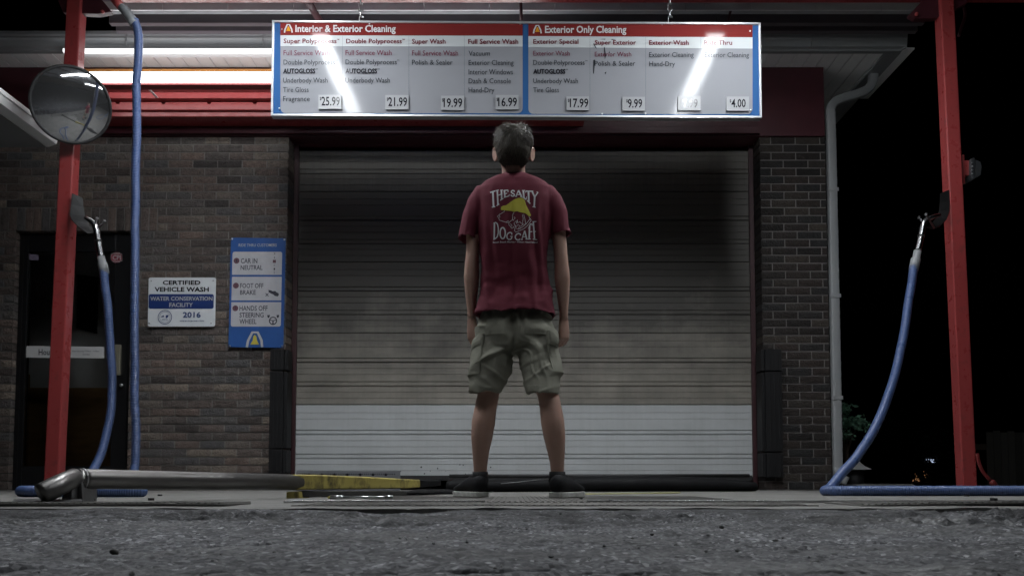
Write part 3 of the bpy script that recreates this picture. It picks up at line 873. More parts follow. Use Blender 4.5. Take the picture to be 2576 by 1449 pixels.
for s, a, b, t, ba in (("Vacuum", 1870, 2060, 457, 501), ("Double Polyprocess", 216, 675, 537, 580), ("Double Polyprocess", 770, 1228, 535, 578), ("Polish & Sealer", 1364, 1727, 538, 582), ("Exterior Cleaning", 1870, 2272, 540, 585),
                       ("Interior Windows", 1870, 2266, 622, 668), ("Underbody Wash", 212, 610, 698, 742), ("Underbody Wash", 768, 1166, 698, 742), ("Dash & Console", 1870, 2248, 703, 748), ("Tire Gloss", 212, 440, 782, 826),
                       ("Hand-Dry", 1870, 2100, 785, 830), ("Fragrance", 212, 450, 863, 908)): L_(ig, s, a, b, t, ba, BT)
for s, a, b, t, ba in (("Exterior Cleaning", 1294, 1692, 470, 513), ("Exterior Cleaning", 1790, 2186, 472, 515), ("Double Polyprocess", 258, 718, 540, 583), ("Polish & Sealer", 808, 1170, 548, 591), ("Hand-Dry", 1296, 1525, 552, 595),
                       ("Underbody Wash", 258, 658, 704, 747), ("Tire Gloss", 258, 488, 784, 828)): R_(ig, s, a, b, t, ba, BT)
for a, t in ((678, 537), (1230, 536)): L_(ig, "SM", a, a + 20, t, t + 11, 0.0)
R_(ig, "SM", 720, 742, 541, 552, 0.0)
for a, b in ((212, 500), (768, 1052)): L_(ib, "AUTOGLOSS", a, b, 616, 660, 0.036)
R_(ib, "AUTOGLOSS", 258, 545, 620, 663, 0.036)
for a in (502, 1054): L_(ib, "SM", a, a + 20, 615, 626, 0.0)
R_(ib, "SM", 547, 568, 619, 630, 0.0)
for fx, cs, t0, t1 in ((l2, (742, 1336, 1832), 325, 985), (r2, (765, 1263, 1756), 338, 990)):
    for c in cs:
        y = t0; ig = MB()
        while y < t1:
            x = fx(c); ig.add([t3(x - .35, yy_(y)), t3(x + .35, yy_(y)), t3(x + .35, yy_(y + 5)), t3(x - .35, yy_(y + 5))], [(0, 3, 2, 1)]); y += 9
        ig.build("column_rule", TGREY, SIGN)
# scuffs on the second column of the right half
for pl in ([(795, 395), (800, 390), (828, 440), (815, 432)], [(890, 425), (897, 425), (908, 500), (898, 535)], [(795, 540), (812, 536), (800, 660), (794, 662)], [(895, 655), (912, 643), (905, 668)], [(850, 352), (905, 350), (900, 358)], [(955, 352), (1000, 355), (960, 360)], [(935, 450), (945, 480), (938, 482)]):
    ig = MB(); ig.add([t3(r2(a), yy_(b)) for a, b in pl][::-1], [tuple(range(len(pl)))]); ig.build("scuff_mark", TGREY, SIGN)
for box_ in ((l2(218), yy_(218), l2(300), yy_(295)), (r2(254), yy_(226), r2(336), yy_(302))):
    a_, b_ = MB(), MB(); logo(a_, b_, *box_, t3); e_ = a_.build("arch_emblem", TWHITE, SIGN); b_.build("gold_bell", GOLD, e_)
tags = [(l2, 528, 733, 850, 976, "25.99", 555, 720, 868, 946, 540), (l2, 1125, 1332, 852, 980, "21.99", 1152, 1320, 873, 951, 1139), (l2, 1623, 1830, 858, 986, "19.99", 1647, 1813, 881, 960, 1632), (l2, 2112, 2316, 852, 980, "16.99", 2135, 2302, 875, 953, 2121),
        (r2, 557, 756, 865, 987, "17.99", 585, 750, 884, 962, 568), (r2, 1056, 1257, 868, 992, "9.99", 1103, 1232, 888, 965, 1089), (r2, 1553, 1755, 860, 988, "7.99", 1598, 1728, 887, 964, 1585), (r2, 1985, 2187, 866, 992, "4.00", 2028, 2157, 888, 962, 2014)]
for fx, a, b, t, ba, s, a2, b2, t2, ba2, dl in tags:
    mb = MB(); mb.plate([at(fx(x), yy_(y), YS - 0.016) for x, y in ((a, t), (a, ba), (b, ba), (b, t))], (0, 0.009, 0))
    pt = mb.build("price_tag", STAG, SIGN)
    mb = MB(); q3 = dep(0.0175)
    put(mb, s, fx(a2), fx(b2), yy_(t2), yy_(ba2), q3, 0.014); put(mb, "$", fx(dl), fx(dl + 14), yy_(t2 + 2), yy_(t2 + 30), q3, 0.012)
    mb.build("price", TBLK, pt)
for fx, a, b in ((l2, 200, 264), (l2, 985, 213), (l2, 2330, 215), (r2, 145, 215), (r2, 1410, 220), (r2, 2196, 280), (l2, 178, 972), (r2, 2203, 988), (r2, 875, 1020), (r2, 1262, 1018)):
    mb = MB(); mb.ellipsoid(at(fx(a), yy_(b), YS - 0.007), (0.006, 0.005, 0.006), 0, 10, 6); mb.build("screw", CHROME, SIGN)
# chains
for px, p0 in ((909, 52), (1686, 55)):
    mb = MB()
    zt, zl = zat(-14, YS + 0.03), zat(p0 + 4, YS + 0.03)
    x0 = xat(px, YS + 0.03, 30); z = zt; k = 0
    while z > zl - 0.0:
        hgt, wd = 0.058, 0.014
        loop = []
        for q in range(17):
            a = 2 * math.pi * q / 16
            ox, oz = wd * math.cos(a), (hgt / 2 - wd) * (1 if math.sin(a) >= 0 else -1) + wd * math.sin(a)
            loop.append(Vector((x0, YS + 0.03, z)) + (Vector((ox, 0.003, oz)) if k % 2 == 0 else Vector((0.35 * ox, 0.95 * ox, oz))))
        mb.tube(loop, 0.0042, 8, caps=False, hint=(0.3, 0.9, 0.1)); z -= 0.046; k += 1
    mb.build("chain", CHROME, SIGN)

# ------------------------------------------------------------------ wall plates
q = lambda cx, cy: (348 + cx * 0.22516, 580 + cy * 0.22516)
YP = YW - 0.03
CERT = empty("certified_plate", at(*q(480, 1070), YP), "white metal plate reading CERTIFIED VEHICLE WASH on the brick wall", "sign")
cq = lambda x, y, d=0.0: at(*q(x + (y - 800) * -0.02, y), YP - d)
mb = MB(); mb.plate([cq(x, y) for x, y in rrect(110, 525, 862, 1072, 24)][::-1], (0, 0.003, 0)); plate = mb.build("plate", W2, CERT)
t4 = lambda x, y: cq(x, y, 0.0035)
k_, n_, w_ = MB(), MB(), MB()
def pline(par, m, *a):
    tm = MB(); put(tm, *a); tm.build("lettering", m, par)


pline(CERT, TBLK, "CERTIFIED", 268, 690, 558, 606, t4, 0.03); pline(CERT, TBLK, "VEHICLE WASH", 178, 785, 632, 683, t4, 0.03)
n_.add([cq(x, y, 0.0022) for x, y in rrect(115, 710, 842, 873, 22)][::-1], [tuple(range(28))])
n_.build("navy_band", NAVY, CERT); n_ = MB()
pline(CERT, TWHITE, "WATER CONSERVATION", 132, 828, 738, 782, t4, 0.022); pline(CERT, TWHITE, "FACILITY", 347, 610, 808, 853, t4, 0.022)
pline(CERT, NAVY, "2016", 500, 700, 910, 973, t4, 0.028); pline(CERT, NAVY, "www.ncpcwa.com", 465, 738, 997, 1016, t4, 0.015)
circ = lambda cx, cy, r, n=28: [(cx + r * math.cos(2 * math.pi * k / n), cy + r * math.sin(2 * math.pi * k / n)) for k in range(n + 1)]
n_.stroke(circ(300, 968, 76), 7, t4); n_.stroke(circ(300, 968, 60), 3, t4)
for pl in ([(248, 965), (285, 945), (292, 965), (270, 968)], [(308, 975), (312, 945), (342, 943), (335, 965), (322, 980)]): n_.add([t4(*p) for p in pl], [tuple(range(len(pl)))])
put(n_, "NCPCWA", 268, 332, 988, 1003, t4, 0.02)
n_.build("round_seal", NAVY, CERT)
for a, b in ((140, 562), (832, 560), (125, 1035), (818, 1035)):
    mb = MB(); mb.ellipsoid(cq(a, b, 0.004), (0.006, 0.004, 0.006), 0, 8, 5); mb.build("screw", STEEL, CERT)

RIDE = empty("ride_thru_plate", at(*q(1315, 1305), YP), "tall blue instruction plate for ride thru customers beside the black corner guard", "sign")
rq = lambda x, y, d=0.0: at(*q(x - (y - 700) * 0.024, y), YP - d)
mb = MB(); mb.plate([rq(1020, 80), rq(1632, 88), rq(1634, 1308), rq(1020, 1302)][::-1], (0, 0.003, 0)); plate = mb.build("plate", B2, RIDE)
for a, b, c_, d, cr in ((1042, 238, 1596, 495, (1, 1, 0, 0)), (1042, 517, 1598, 780, (0, 0, 0, 0)), (1042, 800, 1600, 1072, (0, 0, 1, 1))):
    P_ = rrect(a, b, c_, d, 22, cr); mb = MB(); mb.plate([rq(x, y, 0.002) for x, y in P_][::-1], (0, 0.001, 0)); mb.build("pale_field", G2, RIDE)
t5 = lambda x, y: rq(x, y, 0.0035)
d_, w_, m_, y_ = MB(), MB(), MB(), MB()
off = lambda y: (y - 700) * 0.024
for s, a, b, t, ba in (("CAR IN", 1136, 1321, 312, 366), ("NEUTRAL", 1136, 1381, 388, 440), ("FOOT OFF", 1136, 1395, 590, 643), ("BRAKE", 1136, 1312, 665, 717), ("HANDS OFF", 1134, 1448, 840, 895), ("STEERING", 1136, 1406, 917, 970), ("WHEEL", 1137, 1328, 988, 1043)):
    pline(RIDE, D2, s, a, b, t, ba, t5, 0.014)
pline(RIDE, TWHITE, "RIDE THRU CUSTOMERS", 1108, 1533, 148, 180, t5, 0.012)
for y, n0 in ((338, "1"), (615, "2"), (868, "3")):
    c = circ(1088, y, 33, 20)[:-1]; m_ = MB(); m_.add([t5(*p) for p in c][::-1], [tuple(range(20))]); o = m_.build("number_disc", MAG, RIDE)
    tm = MB(); put(tm, n0, 1080, 1096, y - 17, y + 17, lambda x, y: rq(x, y, 0.0045), 0.012); tm.build("lettering", D2, o)
for s, y in (("P", 250), ("R", 292), ("D", 376), ("1", 418), ("2", 458)): pline(RIDE, D2, s, 1506, 1520, y, y + 24, t5, 0.0)
m_ = MB(); m_.add([t5(*p) for p in ((1494, 328), (1494, 362), (1529, 362), (1529, 328))], [(0, 1, 2, 3)]); m_.build("red_square", MAG, RIDE)
shoe = [(1452, 662), (1480, 668), (1500, 678), (1530, 675), (1545, 690), (1568, 702), (1570, 722), (1556, 736), (1525, 730), (1510, 715), (1485, 705), (1456, 690)]
d_.add([t5(*p) for p in shoe][::-1], [tuple(range(len(shoe)))])
d_.build("shoe_symbol", D2, RIDE); d_ = MB()
d_.stroke([(1422, 700), (1455, 735)], 8, t5); d_.stroke([(1455, 700), (1422, 735)], 8, t5); d_.build("cross_symbol", D2, RIDE); d_ = MB()
d_.stroke(circ(1512, 1008, 40, 24), 12, t5); d_.stroke([(1475, 1000), (1512, 1006), (1549, 1000)], 9, t5); d_.stroke([(1512, 1006), (1512, 1044)], 14, t5)
for sx in (-1, 1):
    c = 1512 + sx * 52; hp = [(c - 14, 950), (c - 6, 938), (c + 2, 948), (c + 10, 936), (c + 16, 952), (c + 6, 976), (c - 8, 974)]
    d_.add([t5(*p) for p in hp][::-1], [tuple(range(len(hp)))])
w_.stroke([(1226, 1303), (1238, 1232), (1284, 1137), (1344, 1137), (1388, 1225), (1398, 1303)], 27, t5)
bell = [(1312, 1165), (1330, 1182), (1338, 1225), (1362, 1272), (1264, 1272), (1290, 1225), (1296, 1182)]
y_.add([rq(x, y, 0.004) for x, y in bell], [tuple(range(len(bell)))])
d_.build("steering_wheel_symbol", D2, RIDE); o = w_.build("arch_emblem", TWHITE, RIDE); y_.build("yellow_bell", YB, o)
for a, b in ((1033, 95), (1617, 102), (1035, 1290), (1620, 1292)):
    mb = MB(); mb.ellipsoid(rq(a, b, 0.004), (0.008, 0.005, 0.008), 0, 10, 6); mb.build("bolt", CHROME, RIDE)

mb = MB(); put(mb, "Hours", 97, 138, 878, 893, lambda x, y: at(x, y, ys2 - 0.001), 0.02)
put(mb, "Mon-Saturday 7:00am - 6:00pm", 182, 250, 881, 885, lambda x, y: at(x, y, ys2 - 0.001), 0.0); put(mb, "Sunday", 208, 226, 889, 893, lambda x, y: at(x, y, ys2 - 0.001), 0.0)
mb.build("lettering", D2, HS)
mb = MB(); c3 = lambda x, y: at(x, y, yd - 0.0035); put(mb, "CPI", 283, 304, 642, 654, c3, 0.03)
for y in (637, 659): mb.stroke([(285, y), (302, y)], 1.6, c3)
mb.stroke([(279, 639.5), (307, 639.5), (307, 656.5), (279, 656.5), (279, 639.5)], 1.2, c3)
mb.build("lettering", mat("sticker_pale", (0.4, 0.34, 0.35), 0.6), CPI)

# ------------------------------------------------------------------ corner guards
def guard(name, x0, x1, ptop, pbot, label, flip):
    o = empty(name, ((x0 + x1) / 2, YW, 0), label, "corner guard", "rubber guards on the door corners")
    for a, b in ((0.0, 0.17), (0.18, 0.8), (0.81, 1.0)):
        z1 = zat(ptop, YW) + (zat(pbot, YW) - zat(ptop, YW)) * a; z0 = zat(ptop, YW) + (zat(pbot, YW) - zat(ptop, YW)) * b
        mb = MB()
        mb.box(x0, x1, YW - 0.05, YW - 0.004, z0, z1)
        if flip: mb.box(x0 - 0.03, x0 - 0.001, YW - 0.03, YW + 0.12, z0 + 0.004, z1 - 0.004)
        else: mb.box(x1 + 0.001, x1 + 0.03, YW - 0.03, YW + 0.12, z0 + 0.004, z1 - 0.004)
        for g in range(3):
            xx = x0 + (x1 - x0) * (0.22 + 0.28 * g); mb.box(xx, xx + 0.012, YW - 0.056, YW - 0.051, z0 + 0.012, z1 - 0.012)
        mb.build("rubber_segment", GUARD, o, 0.008)
    return o


guard("corner_guard", xat(678, YW - .05, 1000), XL - 0.002, 880, 1190, "black rubber guard on the brick corner below the blue ride thru plate", False)
guard("corner_guard", XR + 0.004, xat(1968, YW - .05, 1000), 880, 1200, "black rubber guard on the brick pier beside the white downspout", True)

# ------------------------------------------------------------------ lamps under the eave
def lamp(name, label, cat, pts, housing, lens_mat, group, house_mat=WHITE):
    pass


E1 = empty("eave_strip_lamp", (-2.2, YG - 0.04, gz), "thin glowing strip lamp along the gutter edge above the convex mirror", "lamp", "glowing strip lamps under the eave")
ex0, ex1 = xat(158, YG - 0.04, 126), 0.2
za, zb_ = zat(131, YG - 0.045), zat(122, YG - 0.045)
mb = MB(); mb.box(ex0, ex1, YG - 0.045, YG - 0.012, za, zb_); mb.build("diffuser", emit("eave_lamp_light", (0.95, 0.98, 1.0), 1.6), E1, 0.004)
mb = MB(); mb.box(ex0 - 0.01, ex1 + 0.01, YG - 0.011, YG + 0.04, za - 0.004, zb_ - 0.002); mb.build("housing", WHITE, E1)
E2 = empty("eave_tube_lamp", (-2.2, 7.0, zat(203, 6.98)), "broad glowing lamp band on the red beam under the eave", "lamp", "glowing strip lamps under the eave")
ex0 = xat(272, 7.0, 190)
YE2 = 6.6
mb = MB(); za, zb_ = zat(203, YE2), zat(180.5, YE2)
mb.box(xat(190, YE2, 190), ex1, YE2, YE2 + 0.05, za, zb_); mb.build("diffuser", emit("eave_tube_light", (0.95, 0.98, 1.0), EAVE), E2, 0.008)
mb = MB()
for k in (-2.9, -1.6, -0.3): mb.box(k, k + 0.02, YE2 + 0.0505, YW - 0.023, za + 0.02, za + 0.026)
mb.build("bracket", WHITE, E2)
mb = MB(); mb.box(xat(190, YE2, 190), ex1, YE2 + 0.03, YE2 + 0.12, za - 0.02, za - 0.004); mb.build("red_light_shield", RED, E2)  # shield added under the tube to cut its light on the red beam

# ------------------------------------------------------------------ canopy on red poles
YPOLE = 6.02
PW = 0.1
CAN = empty("vacuum_canopy", (0, YPOLE, 0), "steel canopy on two red square poles in front of the brick building", "canopy")
bz = zat(8, YPOLE + 0.13)


def pole(pb, pt, anchor):
    """square tube; pb and pt are photo points on the front face's inner edge near the foot and the head"""
    a, b = at(*pb, YPOLE), at(*pt, YPOLE)
    d = (b - a) / (b.z - a.z)
    lo, hi = a + d * (0.0 - a.z), a + d * (bz + 0.02 - a.z)
    mb = MB(); sg = 1 if anchor == "r" else -1
    c = []
    for p in (lo, hi):
        x0, x1 = (p.x - PW, p.x) if anchor == "l" else (p.x, p.x + PW)
        c += [(x0, YPOLE, p.z), (x1, YPOLE, p.z), (x1, YPOLE + PW, p.z), (x0, YPOLE + PW, p.z)]
    mb.hexa(c)
    mb.build("pole", RED_POLE, CAN, 0.009)
    mb = MB(); cx = (c[0][0] + c[1][0]) / 2; mb.box(cx - 0.1, cx + 0.1, YPOLE - 0.05, YPOLE + 0.15, 0.0005, 0.012); mb.build("base_plate", RED_POLE, CAN, 0.003)
    return a, d


PLa, PLd = pole((149.6, 1126), (198.4, 85), "l")
PRa, PRd = pole((2422.6, 1221), (2367, 28), "r")
pl_x = lambda z: PLa.x + PLd.x * (z - PLa.z)
pr_x = lambda z: PRa.x + PRd.x * (z - PRa.z)
mb = MB()
b0, b1 = pl_x(bz) - 0.2, 5.2
mb.box(b0 + 0.4, b1, YPOLE - 0.03, YPOLE + 0.13, bz, bz + 0.012); mb.box(b0 + 0.4, b1, YPOLE + 0.04, YPOLE + 0.055, bz + 0.0125, bz + 0.2); mb.box(b0 + 0.4, b1, YPOLE - 0.03, YPOLE + 0.13, bz + 0.2005, bz + 0.212)
mb.build("beam", RED, CAN, 0.002)
for poly, bolts in (([(128, -40), (158, 32), (245, 36), (280, 30), (268, 14), (222, -40)], [(258, 31)]), ([(2330, -40), (2322, 0), (2288, 38), (2302, 47), (2352, 47), (2432, 10), (2440, -40)], [(2306, 37)])):
    mb = MB(); mb.plate([at(x, y, YPOLE + 0.03) for x, y in poly], (0, 0.05, 0))
    mb.build("gusset_plate", MAROON, CAN, 0.003)
    mb = MB()
    for b in bolts: mb.ellipsoid(at(*b, YPOLE + 0.015), (0.014, 0.014, 0.014), 0, 10, 6)
    mb.build("bolt", RED, CAN)
dz = zat(10, 6.45) + 0.01
cx0, cx1 = xat(256, 6.5, 30), xat(2345, 6.5, 30)
mb = MB()
yy0 = -2.0; k = 0
while yy0 < 6.82:
    mb.box(cx0, cx1, yy0, yy0 + 0.055, dz, dz + 0.004); mb.box(cx0, cx1, yy0 + 0.0555, yy0 + 0.11, dz + 0.03, dz + 0.034); yy0 += 0.11
mb.box(cx0, cx1, -2.0, 6.82, dz + 0.036, dz + 0.05)
mb.build("roof_deck", DECK, CAN)
mb = MB()
x = cx0
while x < cx1:
    mb.box(x, min(x + 0.49, cx1), 6.43, 6.445, zat(26, 6.43), dz - 0.001); x += 0.495
mb.build("deck_edge_strip", WHITE, CAN)
for y_0, h_ in ((6.62, 0.07), (6.74, 0.07), (1.2, .1), (3.4, .1), (5.0, .1)):
    mb = MB(); mb.box(cx0, cx1, y_0, y_0 + 0.05, dz - h_, dz - 0.001); mb.build("purlin", PURL, CAN)
for a, b, r_ in ((at(762, -20, 6.2), at(806, 58, 6.6), .028), (at(1310, -10, 6.35), at(1311, 52, 6.42), .012), (at(1844, 5, 6.5), at(1832, 52, 6.6), .01)):
    mb = MB(); mb.tube([a, b], r_, 8); mb.build("brace", MAROON, CAN)
mb = MB()
c = [at(2425, 20, 6.25), at(2428, 40, 6.25), at(2418, 72, 6.23), at(2411, 95, 6.2)]
mb.tube(catmull(c, 0.02), 0.012, 8); mb.build("conduit", MAROON, CAN)

# strip lamps under the canopy; the rear pair is added fill light
LZ = 3.42
lm, lmb = emit("canopy_lamp_light", (0.93, 0.97, 1.0), LAMP), emit("added_fill_light_rear", (0.93, 0.97, 1.0), FILL_BACK)
specs = [(-1.44, 4.0, 5.4, lm, "left"), (1.53, 4.0, 5.4, lm, "right"), (-1.44, 2.4, 3.9, lmb, "l"), (1.53, 2.4, 3.9, lmb, "r")]
FL = ["white strip lamp under the canopy reflected at the left of the price board", "white strip lamp under the canopy reflected at the right of the price board",
      "added fill lamp high under the canopy behind the man, on the convex mirror side", "added fill lamp high under the canopy behind the man, on the downspout side"]
for (lx, a, b, m, _), lab in zip(specs, FL):
    o = empty("canopy_strip_lamp", (lx, (a + b) / 2, LZ), lab, "lamp", "strip lamps under the canopy")
    mb = MB(); mb.box(lx - 0.058, lx + 0.058, a, b, LZ - 0.014, LZ + 0.004); mb.build("diffuser", m, o, 0.004)
    mb = MB(); mb.box(lx - 0.085, lx + 0.085, a - 0.02, b + 0.02, LZ + 0.0045, LZ + 0.1)
    mb.box(lx - 0.02, lx + 0.02, a + 0.2, a + 0.24, LZ + 0.1005, dz); mb.box(lx - 0.02, lx + 0.02, b - 0.24, b - 0.2, LZ + 0.1005, dz)
    mb.build("housing", WHITE, o, 0.004)

# ------------------------------------------------------------------ convex mirror
MC = at(178.5, 265, 5.84)
MIR = empty("convex_mirror", MC, "round convex mirror in a black rim on the red pole", "mirror")
nrm = Vector((0.5, -0.77, -0.39)).normalized()
rot = Vector((0, 0, 1)).rotation_difference(nrm).to_matrix()
mr_ = 0.247
mb = MB(); vs = []; fs = []
Rs = 0.62
for i_ in range(19):
    r_ = mr_ * i_ / 18; h = math.sqrt(Rs * Rs - r_ * r_) - math.sqrt(Rs * Rs - mr_ * mr_)
    for j in range(64): t = 2 * math.pi * j / 64; vs.append(MC + rot @ Vector((r_ * math.cos(t), r_ * math.sin(t), h)))
for i_ in range(18):
    for j in range(64): a, b = i_ * 64 + j, i_ * 64 + (j + 1) % 64; fs.append((a, a + 64, b + 64, b))
mb.add(vs, fs, 0, True)
mb.build("mirror_face", mat("mirror", (0.6, 0.61, 0.63), 0.03, metal=0.95, var=0.25, vscale=30, vdark=(0.35, 0.36, 0.38), thresh=(0.6, 0.8), rvar=0.03), MIR)
mb = MB(); mb.tube([MC + rot @ Vector((mr_ * math.cos(t), mr_ * math.sin(t), 0)) for t in np.linspace(0, 2 * math.pi, 65)], 0.011, 10, caps=False, hint=nrm); mb.build("rim", BLACKR, MIR)
mb = MB(); mb.loft([[MC + rot @ Vector((r_ * math.cos(2 * math.pi * j / 32), r_ * math.sin(2 * math.pi * j / 32), z_)) for j in range(32)] for r_, z_ in ((mr_, -0.003), (mr_ * 0.8, -0.03), (0.05, -0.045))]); mb.build("back_shell", BLACKR, MIR)
mb = MB(); mb.tube([MC + rot @ Vector((0, 0, -0.045)), Vector((pl_x(MC.z) - 0.05, YPOLE + 0.0, MC.z))], 0.015, 10); mb.build("bracket", STEEL, MIR)

# ------------------------------------------------------------------ lower wing roof at the left
AW = empty("side_wing_roof", (-3.6, 6.5, 2.5), "pale lower roof edge with a white gutter jutting in behind the mirror", "roof")
ye = 6.45
e0 = at(140, 372, ye)
gp = [(0.0, 0.0), (0.055, 0.02), (0.07, 0.07), (0.08, 0.075), (0.08, 0.105), (-0.02, 0.105), (-0.02, 0.0)]
mb = MB()
gx_ = e0.x - 0.05; gz_ = e0.z + 0.005
ringg = lambda y: [(gx_ + a, y, gz_ + b) for a, b in gp]
mb.loft([ringg(0.5), ringg(ye)], 0, False)
mb.build("gutter", WHITE, AW)
mb = MB(); mb.box(gx_ - 1.7, gx_ - 0.0215, 0.5, ye, gz_ - 0.004, gz_ + 0.01); mb.build("soffit", GREYW, AW)
mb = MB(); mb.box(gx_ - 1.7, gx_ - 0.08, 0.4, ye + 0.02, gz_ + 0.107, gz_ + 0.12); mb.build("roof_sheet", GREYW, AW)

# ------------------------------------------------------------------ hoses
def ribbed(mb, pts, r, pitch=0.0105, seg=16):
    P = catmull(pts, pitch / 4)
    P = [p + Vector((noise.noise(p * 5.0), noise.noise(p * 5.0 + Vector((7, 0, 0))), 0)) * 0.006 * min(1, max(0, p.z - 0.04) * 8) for p in P]
    rad = [r * (1 + 0.075 * math.cos(2 * math.pi * i_ / 4)) for i_ in range(len(P))]
    mb.tube(P, rad, seg, hint=(0.05, 0.97, 0.2))
    return P


HR = 0.0265
YH = 5.72
hz = HR + 0.001
H1 = empty("vacuum_hose", at(342, 1236, 5.6), "blue ribbed vacuum hose by the glass door, looping down from the canopy", "hose", "blue vacuum hoses")
yn = 5.86
pts = [at(338, 52, YH), at(346, 78, YH), at(349, 110, YH), at(347, 160, YH), at(344, 220, YH), at(342, 400, YH), at(338.5, 700, YH), at(339.5, 1000, YH), at(342, 1140, YH)]
x_ = pts[-1].x
pts += [Vector((x_ + 0.005, YH - 0.02, 0.16)), Vector((x_ + 0.01, YH - 0.12, 0.06)), Vector((x_ + 0.01, YH - 0.32, hz)), Vector((x_ + 0.1, 4.95, hz)), Vector((x_ + 0.28, 4.62, hz)), Vector((x_ + 0.32, 4.45, hz))]
g = lambda px, y: Vector((xat(px, y, 1240), y, hz))
pts += [g(352, 4.41), g(330, 4.37), g(250, 4.36), g(140, 4.38), g(80, 4.40), g(58, 4.45), g(53, 4.55), g(64, 4.68), g(95, 4.78), g(150, 4.95)]
mb = MB(); ribbed(mb, pts, HR); 
tail = [g(150, 4.95) + Vector((0.0, 0, 0)), g(185, 5.2) + Vector((0, 0, 0.02)), at(215, 1208, 5.45), at(240, 1172, 5.6), at(263, 1110, 5.7), at(278, 1040, 5.75), at(282.5, 980, 5.78), at(280, 900, 5.8), at(272, 790, 5.83), at(263, 700, 5.85), at(261, 682, yn)]
ribbed(mb, tail, HR)
mb.build("hose", HOSE, H1)
mb = MB(); mb.tube([at(301, 14, YH + 0.02), at(312, 24, YH + 0.01), at(331, 50, YH), at(339, 62, YH)], [0.026, 0.031, 0.034, 0.033], 18); mb.build("cuff", CUFF, H1)
mb = MB(); mb.tube([at(255, -60, YH + 0.1), at(282, -10, YH + 0.04), at(296, 8, YH + 0.02), at(306, 19, YH + 0.015)], 0.03, 16); mb.build("inlet_pipe", RED, H1)
mb = MB(); mb.tube([at(254, 646, yn), at(257, 660, yn), at(258, 664, yn), at(263, 688, yn)], [0.024, 0.0245, 0.031, 0.031], 18); mb.build("cuff", CUFF, H1)
mb = MB(); nz = catmull([at(216, 549, yn + 0.02), at(228, 556, yn), at(238, 565, yn), at(243, 580, yn), at(248, 612, yn), at(254, 648, yn)], 0.012)
mb.tube(nz, [0.015 + 0.005 * min(1, i_ / (len(nz) * 0.35)) for i_ in range(len(nz))], 16); mb.build("nozzle", mat("chrome_tube", (0.55, 0.56, 0.58), 0.2, metal=1), H1)
mb = MB(); zr = nz[-1].z + 0.1; a = nz[int(len(nz) * 0.62)]; b = nz[int(len(nz) * 0.66)]; mb.tube([a, b], 0.0225, 16); mb.build("collar", BLACKR, H1)

H2 = empty("vacuum_hose", at(2230, 1236, 5.2), "blue ribbed vacuum hose hooked on the red pole beside the downspout, sagging to the slab", "hose", "blue vacuum hoses")
pts = [at(2299, 672, 5.85), at(2295, 700, 5.83), at(2284, 770, 5.78), at(2270, 860, 5.7), at(2246, 960, 5.6), at(2210, 1055, 5.48), at(2165, 1135, 5.33), at(2120, 1188, 5.16)]
pts += [g(2088, 4.98) + Vector((0, 0, 0.012)), g(2077, 4.86), g(2078, 4.76), g(2100, 4.7), g(2150, 4.68), g(2280, 4.68), g(2420, 4.68), g(2600, 4.68), Vector((3.4, 4.72, hz)), Vector((3.9, 4.9, hz))]
mb = MB(); ribbed(mb, pts, HR); mb.build("hose", HOSE, H2)
mb = MB(); mb.tube([at(2308, 631, yn), at(2305, 648, yn), at(2304, 652, yn), at(2298, 680, 5.85)], [0.024, 0.0245, 0.032, 0.031], 18); mb.build("cuff", CUFF, H2)
mb = MB(); nz = catmull([at(2364, 540, yn + 0.02), at(2349, 545, yn), at(2332, 553, yn), at(2323, 566, yn), at(2318, 590, yn), at(2309, 632, yn)], 0.012)
mb.tube(nz, [0.011 + 0.009 * min(1, i_ / (len(nz) * 0.4)) for i_ in range(len(nz))], 16); mb.build("nozzle", bpy.data.materials["chrome_tube"], H2)
mb = MB(); a = nz[int(len(nz) * 0.66)]; b = nz[int(len(nz) * 0.7)]; mb.tube([a, b], 0.0225, 16); mb.build("collar", BLACKR, H2)


# hose holders: bent rubber flap with two pegs
def flap(mb, pts, hw, th):
    rows = []
    for (p, d) in pts: rows.append((Vector(p), Vector(d)))
    vs = []; n = len(rows)
    for p, d in rows:
        dn = d.normalized() * hw
        vs += [p - dn, p + dn]
    fs = [(2 * k, 2 * k + 1, 2 * k + 3, 2 * k + 2) for k in range(n - 1)]
    b = len(vs); vs += [v + Vector((0.004, -th, 0.002)) for v in vs]
    fs += [(b + 2 * k, b + 2 * k + 2, b + 2 * k + 3, b + 2 * k + 1) for k in range(n - 1)]
    for k in range(n - 1): fs += [(2 * k, 2 * k + 2, b + 2 * k + 2, b + 2 * k), (2 * k + 1, b + 2 * k + 1, b + 2 * k + 3, 2 * k + 3)]
    fs += [(0, b, b + 1, 1), (2 * n - 2, 2 * n - 1, b + 2 * n - 1, b + 2 * n - 2)]
    mb.add(vs, fs, 0, False)


